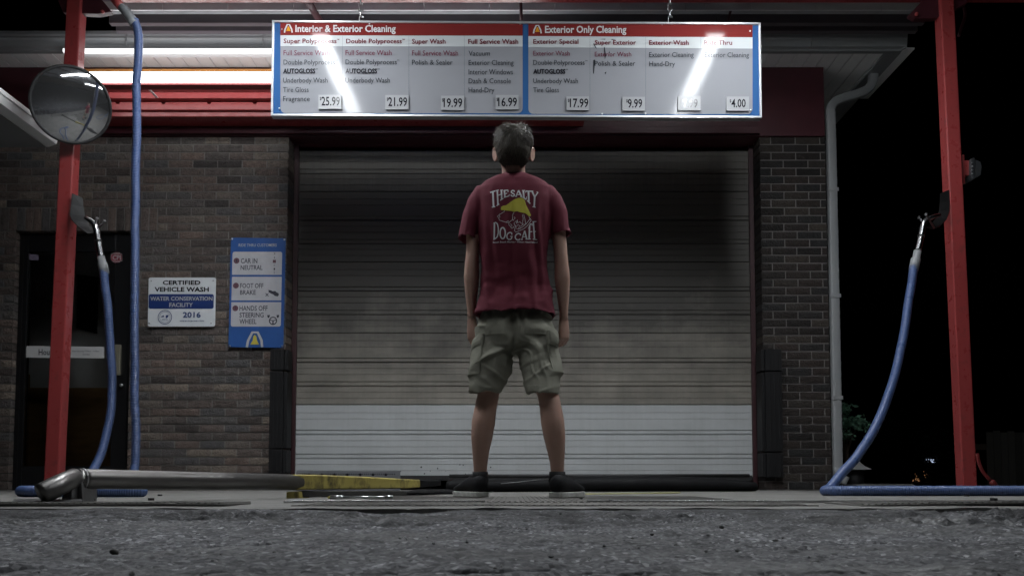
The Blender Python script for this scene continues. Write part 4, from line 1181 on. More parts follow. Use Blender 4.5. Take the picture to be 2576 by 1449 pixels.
for sg, lab, prof_, pegs in ((1, "dark bent hose holder on the pole with the round mirror", [((181, 486), (208, 499)), ((179, 515), (210, 521)), ((176, 540), (214, 545)), ((181, 553), (222, 560)), ((197, 570), (230, 572)), ((221, 588), (236, 586))], [((246, 576), (262, 558)), ((236, 568), (244, 551))]),
                              (-1, "dark bent hose holder on the pole with the floodlight", [((2365, 487), (2387, 478)), ((2364, 510), (2389, 505)), ((2362, 530), (2388, 530)), ((2358, 545), (2380, 552)), ((2345, 560), (2362, 570)), ((2330, 572), (2345, 576))], [((2350, 574), (2330, 541)), ((2325, 565), (2313, 549))])):
    o = empty("hose_holder", at(prof_[3][0][0], prof_[3][0][1], 5.95), lab, "hose holder", "hose holders on the red poles")
    mb = MB(); yq = [5.99, 5.99, 5.98, 5.95, 5.91, 5.88]
    vs = []
    for (a, b), y in zip(prof_, yq): vs += [at(*a, y), at(*b, y + 0.03)]
    n = len(prof_); fs = [(2 * k, 2 * k + 1, 2 * k + 3, 2 * k + 2) for k in range(n - 1)]
    B = len(vs); vs += [v + Vector((0.006 * -sg, 0.008, -0.002)) for v in vs]
    fs += [(B + 2 * k, B + 2 * k + 2, B + 2 * k + 3, B + 2 * k + 1) for k in range(n - 1)]
    for k in range(n - 1): fs += [(2 * k, 2 * k + 2, B + 2 * k + 2, B + 2 * k), (2 * k + 1, B + 2 * k + 1, B + 2 * k + 3, 2 * k + 3)]
    fs += [(0, B, B + 1, 1), (2 * n - 2, 2 * n - 1, B + 2 * n - 1, B + 2 * n - 2)]
    mb.add(vs, fs); mb.build("flap", BLACKR, o)
    for a, b in pegs:
        mb = MB(); p0, p1 = at(*a, 5.9), at(*b, 5.82); mb.tube([p0, p1, p1 + (p1 - p0).normalized() * 0.008], [0.0065, 0.0065, 0.012], 10); mb.build("peg", STEEL, o)

# floodlight on the right pole, turned away
FLO = empty("floodlight", at(2455, 425, 6.1), "small dark floodlight facing away on a red bracket at the pole", "floodlight")
mb = MB(); mb.plate([at(2420, 404, 6.06), at(2443, 404, 6.06), at(2443, 441, 6.06), at(2420, 441, 6.06)], (0, 0.05, 0)); mb.plate([at(2421, 390, 6.05), at(2426, 390, 6.05), at(2428, 462, 6.05), at(2423, 462, 6.05)], (0, 0.03, 0)); mb.build("bracket", RED, FLO, 0.002)
mb = MB(); mb.plate([at(2443, 400, 6.03), at(2449, 397, 6.03), at(2453, 398, 6.03), at(2453, 448, 6.03), at(2447, 452, 6.03), at(2443, 441, 6.03)], (0, 0.12, 0)); mb.plate([at(2454, 402, 6.04), at(2467, 407, 6.04), at(2470, 420, 6.04), at(2468, 440, 6.04), at(2454, 449, 6.04)], (0, 0.1, 0))
mb.build("housing", mat("dark_plastic", (0.03, 0.032, 0.035), 0.4), FLO, 0.004)
for k in range(4):
    mb = MB(); mb.ellipsoid(at(2446, 410 + k * 9, 6.022), (0.006, 0.004, 0.005), 0, 8, 5); mb.build("bolt", CHROME, FLO)
CO = empty("red_drain_pipe", at(2505, 1222, 6.3), "thin red bent pipe reaching the ground beside the pole with the floodlight", "pipe")
mb = MB(); cc = catmull([at(2458, 1140, 6.3), at(2463, 1165, 6.3), at(2472, 1185, 6.3), at(2485, 1201, 6.3), at(2496, 1213, 6.3)], 0.02); mb.tube(cc, 0.012, 10); mb.build("bend", RED, CO)
mb = MB(); mb.tube([at(2492, 1209, 6.3), at(2496, 1212, 6.3), at(2505, 1223, 6.3)], [0.014, 0.022, 0.02], 12); mb.build("bell_end", RED, CO)

# ------------------------------------------------------------------ guide rail on the slab
GR = empty("guide_rail", at(700, 1240, 3.9), "steel pipe guide rail with a scuffed yellow end piece lying along the slab", "guide rail")
PR_ = 0.037
A = at(206, 1204, 3.2); A.z = 0.089
B = Vector((xat(752, 4.16, 1214), 4.16, 0.074))
d = (B - A).normalized()
mb = MB()
mb.tube([A, A + d * 0.02, A + d * 0.3, A + d * 0.6, B], PR_, 28)
mb.build("pipe", PIPE, GR)
mb = MB()
el = catmull([A + d * 0.004, A - d * 0.03 + Vector((0, 0, 0.001)), at(176, 1208, 3.13), at(150, 1219, 3.06), at(122, 1233, 3.02), at(102, 1243, 3.0)], 0.012)
mb.tube(el, [(PR_, PR_ * 1.0) for _ in el], 28, hint=(0.3, 1, 0.1))
mb.build("bent_end", PIPE, GR)
mb = MB(); mb.tube([A - d * 0.006, A + d * 0.003], PR_ + 0.003, 28); mb.build("weld", STEEL, GR)
mb = MB()
sx0, sx1 = xat(186, 3.17, 1230), xat(206, 3.17, 1230)
mb.plate([at(205, 1213, 3.13), at(208, 1262, 3.13), at(150, 1262, 3.15), at(170, 1225, 3.15)], (0, 0.012, 0)); mb.box(sx1 - 0.012, sx1 + 0.004, 3.09, 3.28, 0.006, 0.075)
mb.build("support_foot", STEEL, GR, 0.002)
mb = MB(); mb.plate([at(35, 1259, 3.1), at(205, 1259, 3.1), at(208, 1265, 3.0), at(30, 1265, 3.0)], (0, 0, 0.006)); mb.build("base_plate", BLACKR, GR)
# yellow tapered rail
st = []
path_px = [(722, 1193, 1231, 4.12), (750, 1193, 1231, 4.16), (790, 1193.5, 1231, 4.22), (850, 1196, 1230.5, 4.36), (920, 1199, 1229.5, 4.52), (990, 1203, 1228.5, 4.7), (1050, 1206, 1226, 4.86), (1102, 1209, 1221, 5.02)]
mb = MB(); rings = []
for px, t, b, y in path_px:
    P0, P1 = at(px, t, y), at(px, b, y); w_d = 0.035
    nv = Vector((-0.55, 0.83, 0)) * w_d
    e = 0.004
    rings.append([P0 - nv * 0.75, P0 - nv - Vector((0, 0, e)), P1 - nv + Vector((0, 0, e)), P1 - nv * 0.75, P1 + nv, P0 + nv])
mb.loft(rings[:7], 0, False)
mb.build("yellow_rail", YEL, GR, 0.003)
mb = MB(); mb.loft(rings[6:], 0, False); mb.build("dark_tip", TARP, GR)  # far end of the rail as a separate dark piece
mb = MB(); mb.plate([at(720, 1236, 4.1), at(752, 1235, 4.12), at(753, 1258, 4.12), at(719, 1258, 4.1)], (0.03, 0.09, 0)); mb.build("yellow_foot", YEL, GR, 0.006)
mb = MB(); rings = []
for px, y in ((754, 4.17), (850, 4.3), (980, 4.6), (1018, 4.72)):
    P0 = at(px, 1234, y); z0 = 0.004; nv = Vector((-0.55, 0.83, 0)) * 0.03
    zt_ = min(P0.z, 0.058)
    rings.append([(P0.x - nv.x, P0.y - nv.y, zt_), (P0.x - nv.x, P0.y - nv.y, z0), (P0.x + nv.x, P0.y + nv.y, z0), (P0.x + nv.x, P0.y + nv.y, zt_)])
mb.loft(rings, 0, False); mb.build("rubber_base", mat("dirty_rubber", (0.03, 0.029, 0.027), 0.7, var=0.6, vscale=14, vdark=(0.06, 0.055, 0.05)), GR, 0.004)

ROD = empty("chrome_rod", atz(900, 1252, 0.012), "thin chrome ram rod lying beside the yellow rail", "rod")
mb = MB(); yr = 3.75; zr = 0.012
a, b, c, d_e = (Vector((xat(px, yr, 1250), yr - (px - 832) * 0.0003, zr)) for px in (832, 865, 973, 992))
mb.tube([a, b], 0.0085, 14); mb.build("sleeve", CHROME, ROD); mb = MB(); mb.tube([c, d_e], 0.009, 14); mb.build("sleeve", CHROME, ROD)
mb = MB(); mb.tube([b, c], 0.0055, 12); mb.build("rod", CHROME, ROD)
mb = MB(); mb.tube([a - Vector((0.012, 0, 0.003)), a], 0.006, 10); mb.build("rod_end", YEL, ROD)

ANG = empty("perforated_steel_angle", at(880, 1200, 6.8), "grey perforated steel angle standing on the slab against the roll-up door", "steel angle")
yA2 = 6.9
mb = MB()
zt0, zt1, zb0 = zat(1187, yA2), zat(1183.5, yA2), 0.002
x0_, x1_ = xat(745, yA2, 1195), xat(1007, yA2, 1195)
mb.hexa([(x0_, yA2, zb0), (x1_, yA2, zb0), (x1_, yA2 + 0.006, zb0), (x0_, yA2 + 0.006, zb0), (x0_, yA2, zt0), (x1_, yA2, zt1), (x1_, yA2 + 0.006, zt1), (x0_, yA2 + 0.006, zt0)])
mb.box(x0_, x1_, yA2 + 0.0065, yA2 + 0.06, zt1 - 0.007, zt1 - 0.001)
mb.build("angle_bar", mat("grey_galvanised", (0.2, 0.205, 0.22), 0.5, metal=0.5, var=0.5), ANG, 0.001)
for k in range(44):
    big = k % 6 == 3; r_ = 0.011 if big else 0.0045
    cpt = Vector((x0_ + 0.05 + k * (x1_ - x0_ - 0.08) / 44, yA2 - 0.001, (zt0 + zt1) / 2 - 0.022 - (0.004 if big else 0)))
    mb = MB(); mb.plate([cpt + Vector((r_ * math.cos(t), 0, r_ * math.sin(t))) for t in np.linspace(0, 2 * math.pi, 11)[:-1]], (0, 0.0008, 0))
    mb.build("hole", TBLK, ANG)

# rolled black vinyl lying along the door foot
TP = empty("rolled_black_tarp", at(1500, 1238, 5.6), "long black vinyl roll lying on the slab in front of the roll-up door", "tarp")
mb = MB(); rings = []
px_list = [1124, 1140, 1175, 1230, 1300, 1380, 1450, 1520, 1600, 1680, 1760, 1820, 1870, 1898]
hgt = [26, 34, 36, 33, 33, 36, 38, 39, 39, 38, 37, 33, 28, 23]
ydp = [6.2, 6.2, 6.22, 6.25, 6.3, 6.35, 6.4, 6.42, 6.45, 6.48, 6.5, 6.55, 6.6, 6.62]
for px, h_, y in zip(px_list, hgt, ydp):
    hh = h_ / FPX * y; x = xat(px, y, 1220); ring_ = []
    for k in range(14):
        t = 2 * math.pi * k / 14
        c_, s_ = math.cos(t), math.sin(t)
        zz = hh / 2 + hh / 2 * math.copysign(abs(s_) ** 0.75, s_) * (1 + 0.06 * noise.noise(Vector((px * 0.02, k, 0))))
        ring_.append((x, y + 0.09 * c_ * (1 + 0.2 * noise.noise(Vector((px * 0.013, k * 0.7, 3)))), max(zz, 0.002)))
    rings.append(ring_)
mb.loft(rings); mb.build("vinyl_roll", TARP, TP)
mb = MB(); mb.tube([at(1130, 1197, 6.5), at(1500, 1197, 6.6), at(1885, 1196, 6.7)], 0.014, 8); mb.build("roll_bar", BLACKR, TP)
mb = MB(); ln = [at(1260, 1216, 6.08), at(1300, 1212, 6.15), at(1345, 1207, 6.2), at(1400, 1203, 6.24)]; mb.tube(ln, 0.0022, 6); mb.build("edge_seam", STEEL, TP)
# dark low bag at left of the roll
mb = MB(); rings = []
BAG = empty("black_rubber_sheet", at(1060, 1238, 5.5), "flat black rubber sheet under the thin end of the yellow rail", "sheet")
for k, (x, y) in enumerate(((xat(1000, 5.0, 1240), 5.0), (xat(1060, 5.2, 1240), 5.2), (xat(1120, 5.45, 1240), 5.45), (xat(1180, 5.6, 1240), 5.6))):
    z = 0.012 + 0.02 * (k in (1, 2)) + 0.008 * math.sin(k * 3)
    rings.append([(x, y - 0.3, 0.003), (x, y - 0.1, z), (x, y + 0.3, z * 0.8), (x, y + 0.5, 0.003)])
mb.loft(rings, 0, True); mb.build("sheet", TARP, BAG)

# yellow-green strap in the crack of the slab
STP = MB(); STP.tube(catmull([at(1460, 1243.5, 5.1), at(1530, 1242, 5.25), at(1620, 1241, 5.4), at(1712, 1239, 5.6)], 0.03), (0.006, 0.004), 6)
o = STP.build("yellow_strap", mat("faded_yellow_strap", (0.3, 0.28, 0.12), 0.7)); tag(o, "thin faded yellow strap lying on the slab beside the right shoe", "strap")

# ribbed steel floor plate under the man, steel edging rails
FP = empty("ribbed_floor_plate", (0.15, 3.3, 0), "wide ribbed steel floor plate that the man stands on", "floor plate")
mb = MB(); mb.box(-0.62, 0.95, 3.3, 4.5, -0.01, 0.003); mb.box(-0.72, 1.0, 2.86, 3.22, -0.01, 0.003); mb.build("plate", mat("worn_plate_steel", (0.2, 0.195, 0.185), 0.5, metal=0.55, var=0.6, vscale=6, vdark=(0.1, 0.095, 0.09)), FP)
mb = MB(); x = -0.6
while x < 0.93:
    mb.box(x, x + 0.007, 3.31, 4.49, 0.0032, 0.005); x += 0.021
x = -0.7
while x < 0.98:
    mb.hexa([(x, 2.87, 0.0035), (x + 0.008, 2.87, 0.0035), (x + 0.035, 3.21, 0.0035), (x + 0.027, 3.21, 0.0035), (x, 2.87, 0.0048), (x + 0.008, 2.87, 0.0048), (x + 0.035, 3.21, 0.0048), (x + 0.027, 3.21, 0.0048)]); x += 0.024
mb.build("rib", bpy.data.materials["worn_plate_steel"], FP)
for (xa, xb, y, lab) in ((-0.85, -0.1, 3.26, "short bright steel edging bar set in the slab below the yellow foot"), (0.28, 3.4, 3.26, "long bright steel edging bar set in the slab, running past the right floor plate")):
    mb = MB(); mb.box(xa, xb, y, y + 0.035, -0.01, 0.0095)
    o = mb.build("steel_edging_bar", BRIGHT, None, 0.002); rebase(o, ((xa + xb) / 2, y, 0)); tag(o, lab, "steel bar", "steel edging bars in the slab")


def curled(name, x0, x1, y0, y1, lift, lab):
    o = empty(name, ((x0 + x1) / 2, y0, 0), lab, "floor plate", "loose ribbed plates beside the lane")
    mb = MB(); n = 40; m = 8; vs = []
    for j in range(m + 1):
        for i_ in range(n + 1):
            u, v = i_ / n, j / m
            z = lift(u) * (1 - v) + 0.006
            vs.append((x0 + (x1 - x0) * u, y0 + (y1 - y0) * v + 0.01 * math.sin(u * 9), z))
    N_ = len(vs); vs += [(a, b, c - 0.006) for a, b, c in vs]
    fs = []
    for j in range(m):
        for i_ in range(n):
            a = j * (n + 1) + i_
            fs += [(a, a + 1, a + n + 2, a + n + 1), (N_ + a, N_ + a + n + 1, N_ + a + n + 2, N_ + a + 1)]
    for i_ in range(n): fs += [(i_, N_ + i_, N_ + i_ + 1, i_ + 1)]
    for j in range(m):
        a, b = j * (n + 1), j * (n + 1) + n
        fs += [(a, a + n + 1, N_ + a + n + 1, N_ + a), (b, N_ + b, N_ + b + n + 1, b + n + 1)]
    mb.add(vs, fs, 0, True); mb.build("plate", bpy.data.materials["worn_plate_steel"], o)
    mb = MB(); nr = int((x1 - x0) / 0.022)
    for k in range(nr):
        u0 = k / nr; u1 = u0 + 0.008 / (x1 - x0); sk = 0.05 / (x1 - x0); c = []
        for z_ in (0.0062, 0.0095):
            for uu, v in ((u0, 0.01), (u1, 0.01), (min(u1 + sk, 1), 0.99), (min(u0 + sk, 1), 0.99)):
                c.append((x0 + (x1 - x0) * uu, y0 + (y1 - y0) * v + 0.01 * math.sin(uu * 9), lift(uu) * (1 - v) + z_))
        mb.hexa(c)
    mb.build("rib", bpy.data.materials["worn_plate_steel"], o)
    return o


curled("loose_floor_plate", 1.14, 3.2, 2.86, 3.2, lambda u: 0.012 * max(0, math.sin(min(u * 3.2, 1.2))) - 0.002, "curled ribbed steel plate lying on the slab in front of the sagging hose")
curled("loose_floor_plate", -2.6, -0.93, 2.83, 3.12, lambda u: 0.012 * (1 - u) + 0.004 * math.sin(u * 7) + 0.003 if u < 0.9 else 0.003, "curled ribbed steel plate lying on the slab in front of the bent pipe")
# nuts and chips lying on the slab
for px, py, s_ in ((402, 1246, 0.012), (380, 1257, 0.013), (783, 1249, 0.008), (2500, 1258, 0.014), (2432, 1247, 0.012), (1537, 1259, 0.009), (1462, 1254, 0.007)):
    p = atz(px, py + 1, 0.012 if 2140 < px else 0.004); mb = MB()
    mb.plate([p + Vector((s_ * math.cos(R(60 * k)), s_ * math.sin(R(60 * k)), 0)) for k in range(6)], (0, 0, s_ * 0.7))
    o = mb.build("loose_nut", BLACKR); rebase(o, p); tag(o, "small dark loose nut lying on the slab", "nut", "loose nuts on the slab")

# pebbles on the asphalt
hmap = lambda x, y: float(H[min(np.searchsorted(ys, y), ny - 1), min(np.searchsorted(xs, x), nx - 1)])
for k, (px, py, s_) in enumerate(((288, 1391, 10), (2055, 1417, 8), (1950, 1362, 6), (1815, 1327, 5.5), (1640, 1345, 4), (1535, 1330, 3.5), (1410, 1292, 3), (1700, 1372, 4.5), (1590, 1355, 4), (950, 1387, 4), (2290, 1305, 4), (2140, 1436, 5), (560, 1330, 3.5), (1210, 1302, 3), (690, 1390, 4), (1245, 1432, 5))):
    p = atz(px, py, -0.018); 
    for _ in range(3): p = atz(px, py, hmap(p.x, p.y))
    r0 = s_ / FPX * p.y
    mb = MB(); mb.ellipsoid((0, 0, 0), (r0 * 1.2, r0, r0 * 0.8), 0, 12, 8)
    mb.v = [tuple(Vector(v) * (1 + 0.35 * noise.noise(Vector(v) / r0 * 1.1 + Vector((k * 7, 0, 0))))) for v in mb.v]
    o = mb.build("pebble", bpy.data.materials["dirty_rubber"]); o.location = p + Vector((0, 0, r0 * 0.3))
    tag(o, "dark pebble lying on the worn asphalt", "pebble", "pebbles on the asphalt")

gv = MB(); rn = random.Random(77)
for k in range(520):
    y = 0.55 + 2.15 * rn.random() ** 0.8; x = rn.uniform(-1, 1) * (0.75 * y + 0.1)
    r0 = rn.choice((.0012, .0016, .002, .002, .0032)) * rn.uniform(.7, 1.3); b = Vector((x, y, hmap(x, y) + r0 * .35)); v8 = []
    for dx, dy, dz_ in ((1, 0, 0), (.4, .9, .1), (-.8, .6, 0), (-.9, -.5, .1), (.3, -1, 0), (.1, .1, .8), (0, 0, -.7)):
        v8.append(b + Vector((dx * rn.uniform(.7, 1.3), dy * rn.uniform(.7, 1.3), dz_)) * r0)
    gv.add(v8, [(0, 1, 5), (1, 2, 5), (2, 3, 5), (3, 4, 5), (4, 0, 5), (1, 0, 6), (2, 1, 6), (3, 2, 6), (4, 3, 6), (0, 4, 6)])
tag(gv.build("gravel", mat("gravel_stone", (0.24, 0.24, 0.245), 0.8, island=0.8)), kind="stuff")

# ------------------------------------------------------------------ the man
YP0 = 4.15


def remesh(mb, voxel, it, fac=0.5):
    me = bpy.data.meshes.new("tmp"); me.from_pydata(mb.v, [], mb.f)
    o = bpy.data.objects.new("tmp", me); COL.objects.link(o)
    r_ = o.modifiers.new("r", 'REMESH'); r_.mode = 'VOXEL'; r_.voxel_size = voxel
    if it:
        s_ = o.modifiers.new("s", 'SMOOTH'); s_.iterations = it; s_.factor = fac
    dg = bpy.context.evaluated_depsgraph_get(); dg.update()
    e = o.evaluated_get(dg).to_mesh()
    V = np.empty(len(e.vertices) * 3); e.vertices.foreach_get('co', V); V = V.reshape(-1, 3)
    Nn = np.empty(len(e.vertices) * 3); e.vertices.foreach_get('normal', Nn); Nn = Nn.reshape(-1, 3)
    F = [tuple(p.vertices) for p in e.polygons]
    bpy.data.objects.remove(o); bpy.data.meshes.remove(me)
    return V, Nn, F


def hring(l, r, py, b, y, n=36, ex=2.4, tilt=0.0, back=None):
    """a horizontal cross-section between photo columns l and r at photo row py; b half depth, y centre depth"""
    a0, a1 = at(l, py, y), at(r, py, y); c = (a0 + a1) / 2; a = (a1 - a0).length / 2; out = []
    for k in range(n):
        t = 2 * math.pi * k / n; cc, ss = math.cos(t), math.sin(t)
        cx = math.copysign(abs(cc) ** (2 / ex), cc); sy = math.copysign(abs(ss) ** (2 / ex), ss)
        out.append(Vector((c.x + a * cx, c.y + b * sy, c.z + tilt * sy)))
    return out


PER_ORG = (at(1290, 1250, YP0).x, YP0, 0.0)
# --- body: head, neck, core, arms with hands, legs with feet, one continuous surface
mb = MB()
hc = at(1291, 376, 4.13)
rings = [(1264, 1318, 327, .05, 4.12), (1254, 1328, 335, .076, 4.12), (1250, 1332, 348, .092, 4.12), (1249, 1333, 365, .097, 4.125), (1251, 1331, 385, .093, 4.13), (1255, 1327, 402, .085, 4.145), (1261, 1321, 418, .073, 4.165), (1267, 1315, 432, .055, 4.185), (1275, 1307, 442, .03, 4.21)]
mb.loft([hring(a, b, c, d, y, 32, 2.1) for a, b, c, d, y in rings])
mb.ellipsoid(hc + Vector((0, 0.105, -0.02)), (0.014, 0.022, 0.022), 0, 12, 8)          # nose
mb.ellipsoid(hc + Vector((0, 0.095, 0.01)), (0.009, 0.014, 0.03), 0, 12, 8)
mb.ellipsoid(hc + Vector((0, 0.092, -0.055)), (0.022, 0.01, 0.008), 0, 12, 8)         # lips
mb.ellipsoid(hc + Vector((0, 0.088, -0.09)), (0.02, 0.016, 0.016), 0, 12, 8)          # chin
for s_ in (-1, 1):
    mb.ellipsoid(hc + Vector((s_ * 0.033, 0.083, 0.026)), (0.022, 0.012, 0.008), 0, 12, 8)  # brow
    mb.ellipsoid(hc + Vector((s_ * 0.04, 0.073, -0.018)), (0.02, 0.02, 0.018), 0, 12, 8)    # cheek
# neck
mb.tube([at(1292, 470, 4.16), at(1292, 445, 4.155), at(1292, 425, 4.15), at(1291, 400, 4.135)], [(.066, .06), (.0575, .058), (.056, .057), (.056, .058)], 28)
# ears
for s_, px in ((-1, 1246.5), (1, 1338)):
    e = at(px, 389, 4.135)
    ro = Matrix.Rotation(s_ * R(-32), 3, 'Z') @ Matrix.Rotation(s_ * R(7), 3, 'Y')
    for t0 in np.linspace(0, 2 * math.pi, 26)[:-1]:
        p = Vector((0.003 * s_, 0.018 * math.cos(t0), 0.031 * math.sin(t0)))
        mb.ellipsoid(e + ro @ p, (0.0052, 0.0052, 0.0058), 0, 8, 6)
    mb.ellipsoid(e, (0.0055, 0.015, 0.027), 0, 14, 10, ro)
    mb.ellipsoid(e + Vector((-s_ * 0.008, 0.01, -0.004)), (0.013, 0.012, 0.02), 0, 12, 8)
# trunk core inside the clothes
mb.loft([hring(a, b, c, d, y, 28) for a, b, c, d, y in ((1255, 1330, 452, .05, 4.16), (1225, 1365, 480, .075, 4.16), (1220, 1372, 540, .095, 4.16), (1226, 1366, 650, .088, 4.16), (1228, 1366, 760, .08, 4.16), (1232, 1364, 835, .07, 4.15))])


def arm(pts, rad):
    mb.tube(catmull(pts, 0.012), [tuple(v) for v in interp_rad(pts, rad)], 22)


def interp_rad(pts, rad):
    P = catmull(pts, 0.012); L = [0]
    for a, b in zip(pts[:-1], pts[1:]): L.append(L[-1] + (Vector(b) - Vector(a)).length)
    q = np.linspace(0, L[-1], len(P)); rad = np.array([(r, r) if not isinstance(r, tuple) else r for r in rad])
    return np.stack([np.interp(q, L, rad[:, 0]), np.interp(q, L, rad[:, 1])], 1)


AL = [at(1214, 512, 4.16), at(1194, 545, 4.155), at(1190.5, 600, 4.15), at(1189, 640, 4.145), at(1187, 665, 4.145), at(1186.5, 700, 4.15), at(1186, 745, 4.16), at(1186.5, 790, 4.17), at(1187, 803, 4.175)]
AR = [at(1376, 512, 4.16), at(1398, 545, 4.155), at(1407, 600, 4.15), at(1410.5, 640, 4.145), at(1412.5, 665, 4.145), at(1414.5, 700, 4.15), at(1416.5, 745, 4.16), at(1418, 790, 4.17), at(1418, 803, 4.175)]
RA = [.035, .038, (.034, .045), (.0325, .041), (.0335, .04), (.0375, .043), (.03, .036), (.0205, .0275), (.0215, .028)]
arm(AL, RA); arm(AR, RA)


def hand(wr, s_, down, curl):
    d = down.normalized()
    n = Vector((-s_ * .8, .6, 0)); n = (n - d * n.dot(d)).normalized()
    w = d.cross(n) * s_ if (d.cross(n) * s_).y > 0 else -d.cross(n) * s_
    # palm
    rings = []
    for f, hw, th in ((-.35, .019, .0165), (-.1, .0225, .0185), (.1, .0275, .019), (.25, .0325, .0185), (.55, .039, .0175), (.85, .0415, .0155), (1.0, .040, .012)):
        c = wr + d * (0.098 * f) + n * (0.004 * f)
        rings.append([c + w * hw * math.copysign(abs(math.cos(t)) ** .8, math.cos(t)) + n * th * math.sin(t) for t in np.linspace(0, 2 * math.pi, 21)[:-1]])
    mb.loft(rings)
    for k, (o, ln, ex_) in enumerate(((.031, .070, 0), (.0105, .079, 2), (-.0105, .074, 6), (-.031, .059, 12))):
        base = wr + d * (0.093 - abs(o) * .25) + w * o + n * .003
        ang = R(12 + ex_); p = base; pts = [base - d * 0.015, base]
        spread = w * (o * 1.2)
        for seg_, cu in ((.45, curl[0]), (.31, curl[1]), (.24, curl[2])):
            ang += R(cu + ex_); dirn = (d * math.cos(ang) + n * math.sin(ang) + spread * 1.5).normalized()
            p = p + dirn * ln * seg_; pts.append(p)
        mb.tube(pts, [.0095, .0092, .0086, .008, .0062], 10)
        mb.ellipsoid(p, (.0062,) * 3, 0, 8, 6)
    b = wr + d * .03 + w * .024 + n * .006
    t1 = b + (d * .72 + w * .5 + n * .45).normalized() * .036; t2 = t1 + (d * .92 + w * .12 + n * .35).normalized() * .031; t3_ = t2 + (d * .95 - w * .05 + n * .25).normalized() * .026
    mb.tube([b - d * .012 - w * .006, b, t1, t2, t3_], [.012, .014, .0115, .0102, .0075], 10); mb.ellipsoid(t3_, (.0075,) * 3, 0, 8, 6)


hand(AL[-1], -1, Vector((0.02, 0.12, -1)), (14, 26, 20)); hand(AR[-1], 1, Vector((0.05, 0.08, -1)), (18, 38, 26))
YL, YR_ = 4.12, 3.99


def leg(xs_, y, r_):
    pts = [at(px, py, y + dy) for px, py, dy in xs_]
    P = catmull(pts, 0.012); L = [0]
    for a, b in zip(pts[:-1], pts[1:]): L.append(L[-1] + (b - a).length)
    q = np.linspace(0, L[-1], len(P)); rad = np.array(r_)
    mb.tube(P, list(zip(np.interp(q, L, rad[:, 0]), np.interp(q, L, rad[:, 1]))), 26)


leg([(1250, 850, .03), (1240, 900, .03), (1232, 960, .02), (1228, 995, .012), (1222, 1025, .004), (1216, 1064, -.006), (1212, 1100, -.004), (1209.5, 1135, .004), (1208.5, 1165, .01), (1208.5, 1190, .012), (1208, 1215, .014), (1208, 1235, .014)], YL - 0.01,
    [(.05, .06), (.055, .06), (.053, .062), (.0515, .058), (.052, .057), (.0555, .06), (.051, .055), (.041, .045), (.0345, .039), (.0315, .037), (.033, .04), (.033, .042)])
leg([(1345, 850, .145), (1353, 900, .1), (1370, 960, .03), (1379, 995, .015), (1385, 1025, .004), (1390.5, 1064, -.006), (1395, 1100, -.004), (1399, 1135, .004), (1401.5, 1165, .01), (1402, 1190, .012), (1402, 1215, .014), (1402, 1238, .014)], YR_,
    [(.05, .06), (.055, .06), (.052, .06), (.049, .056), (.05, .055), (.054, .058), (.05, .054), (.041, .045), (.033, .038), (.0305, .036), (.032, .04), (.032, .042)])
V, Nn, F = remesh(mb, 0.0042, 7)
PER = MBbuild("person", V, F, SKIN, None, None, True)
rebase(PER, PER_ORG)
tag(PER, "man seen from behind in maroon T-shirt, khaki cargo shorts and black shoes", "person")
for s_ in (-1, 1):
    mb = MB(); c = hc + Vector((s_ * 0.031, 0.079, 0.008)); mb.ellipsoid(c, (.0125,) * 3, 0, 14, 10)
    mb.build("eye", mat("eye_white", (0.6, 0.58, 0.56), 0.2), PER)

# --- T-shirt
mb = MB()
T = [(1264, 1324, 441, .06, 4.165), (1257, 1333, 445, .066, 4.165), (1238, 1352, 452, .084, 4.165), (1217, 1374, 463, .098, 4.165), (1200, 1391, 482, .112, 4.165), (1197, 1393, 510, .122, 4.162), (1200, 1389, 550, .128, 4.16), (1206, 1382, 600, .13, 4.158), (1209, 1379, 640, .128, 4.158),
     (1208.5, 1380, 680, .125, 4.16), (1206, 1384, 728, .126, 4.16), (1200, 1391, 765, .142, 4.155), (1194, 1398.5, 795, .152, 4.15), (1200, 1392.5, 792.5, .14, 4.15), (1207, 1385.5, 774, .13, 4.15), (1215, 1375, 745, .1, 4.16)]
mb.loft([hring(a, b, c, d, y, 44, 2.5) for a, b, c, d, y in T])
for pts, rad in (([at(1226, 486, 4.165), at(1206, 515, 4.163), at(1191, 548, 4.16), at(1182, 582, 4.157), at(1177.5, 607, 4.155), at(1178.5, 603, 4.155), at(1183, 575, 4.158)], [(.06, .07), (.062, .074), (.056, .073), (.051, .07), (.0495, .068), (.0445, .062), (.036, .052)]),
                 ([at(1364, 486, 4.165), at(1385, 513, 4.163), at(1401, 542, 4.16), at(1408, 574, 4.157), at(1411.5, 597, 4.155), at(1410.5, 593, 4.155), at(1406, 568, 4.158)], [(.06, .07), (.062, .074), (.056, .073), (.0515, .07), (.0505, .068), (.045, .062), (.036, .052)])):
    rings = []
    for k, (p, (a, b)) in enumerate(zip(pts, rad)):
        t = (pts[min(4, max(k, 1) + (0 if k > 4 else 1))] - pts[min(4, max(k, 1)) - 1]).normalized()
        sd = Vector((0, 1, 0)).cross(t).normalized(); nn = t.cross(sd)
        rings.append([p + sd * a * math.cos(q_) + nn * b * math.sin(q_) for q_ in np.linspace(0, 2 * math.pi, 33)[:-1]])
    mb.loft(rings)
V, Nn, F = remesh(mb, 0.0055, 5)
hemz = at(1290, 795, 4.16).z; shz = at(1290, 490, 4.16).z
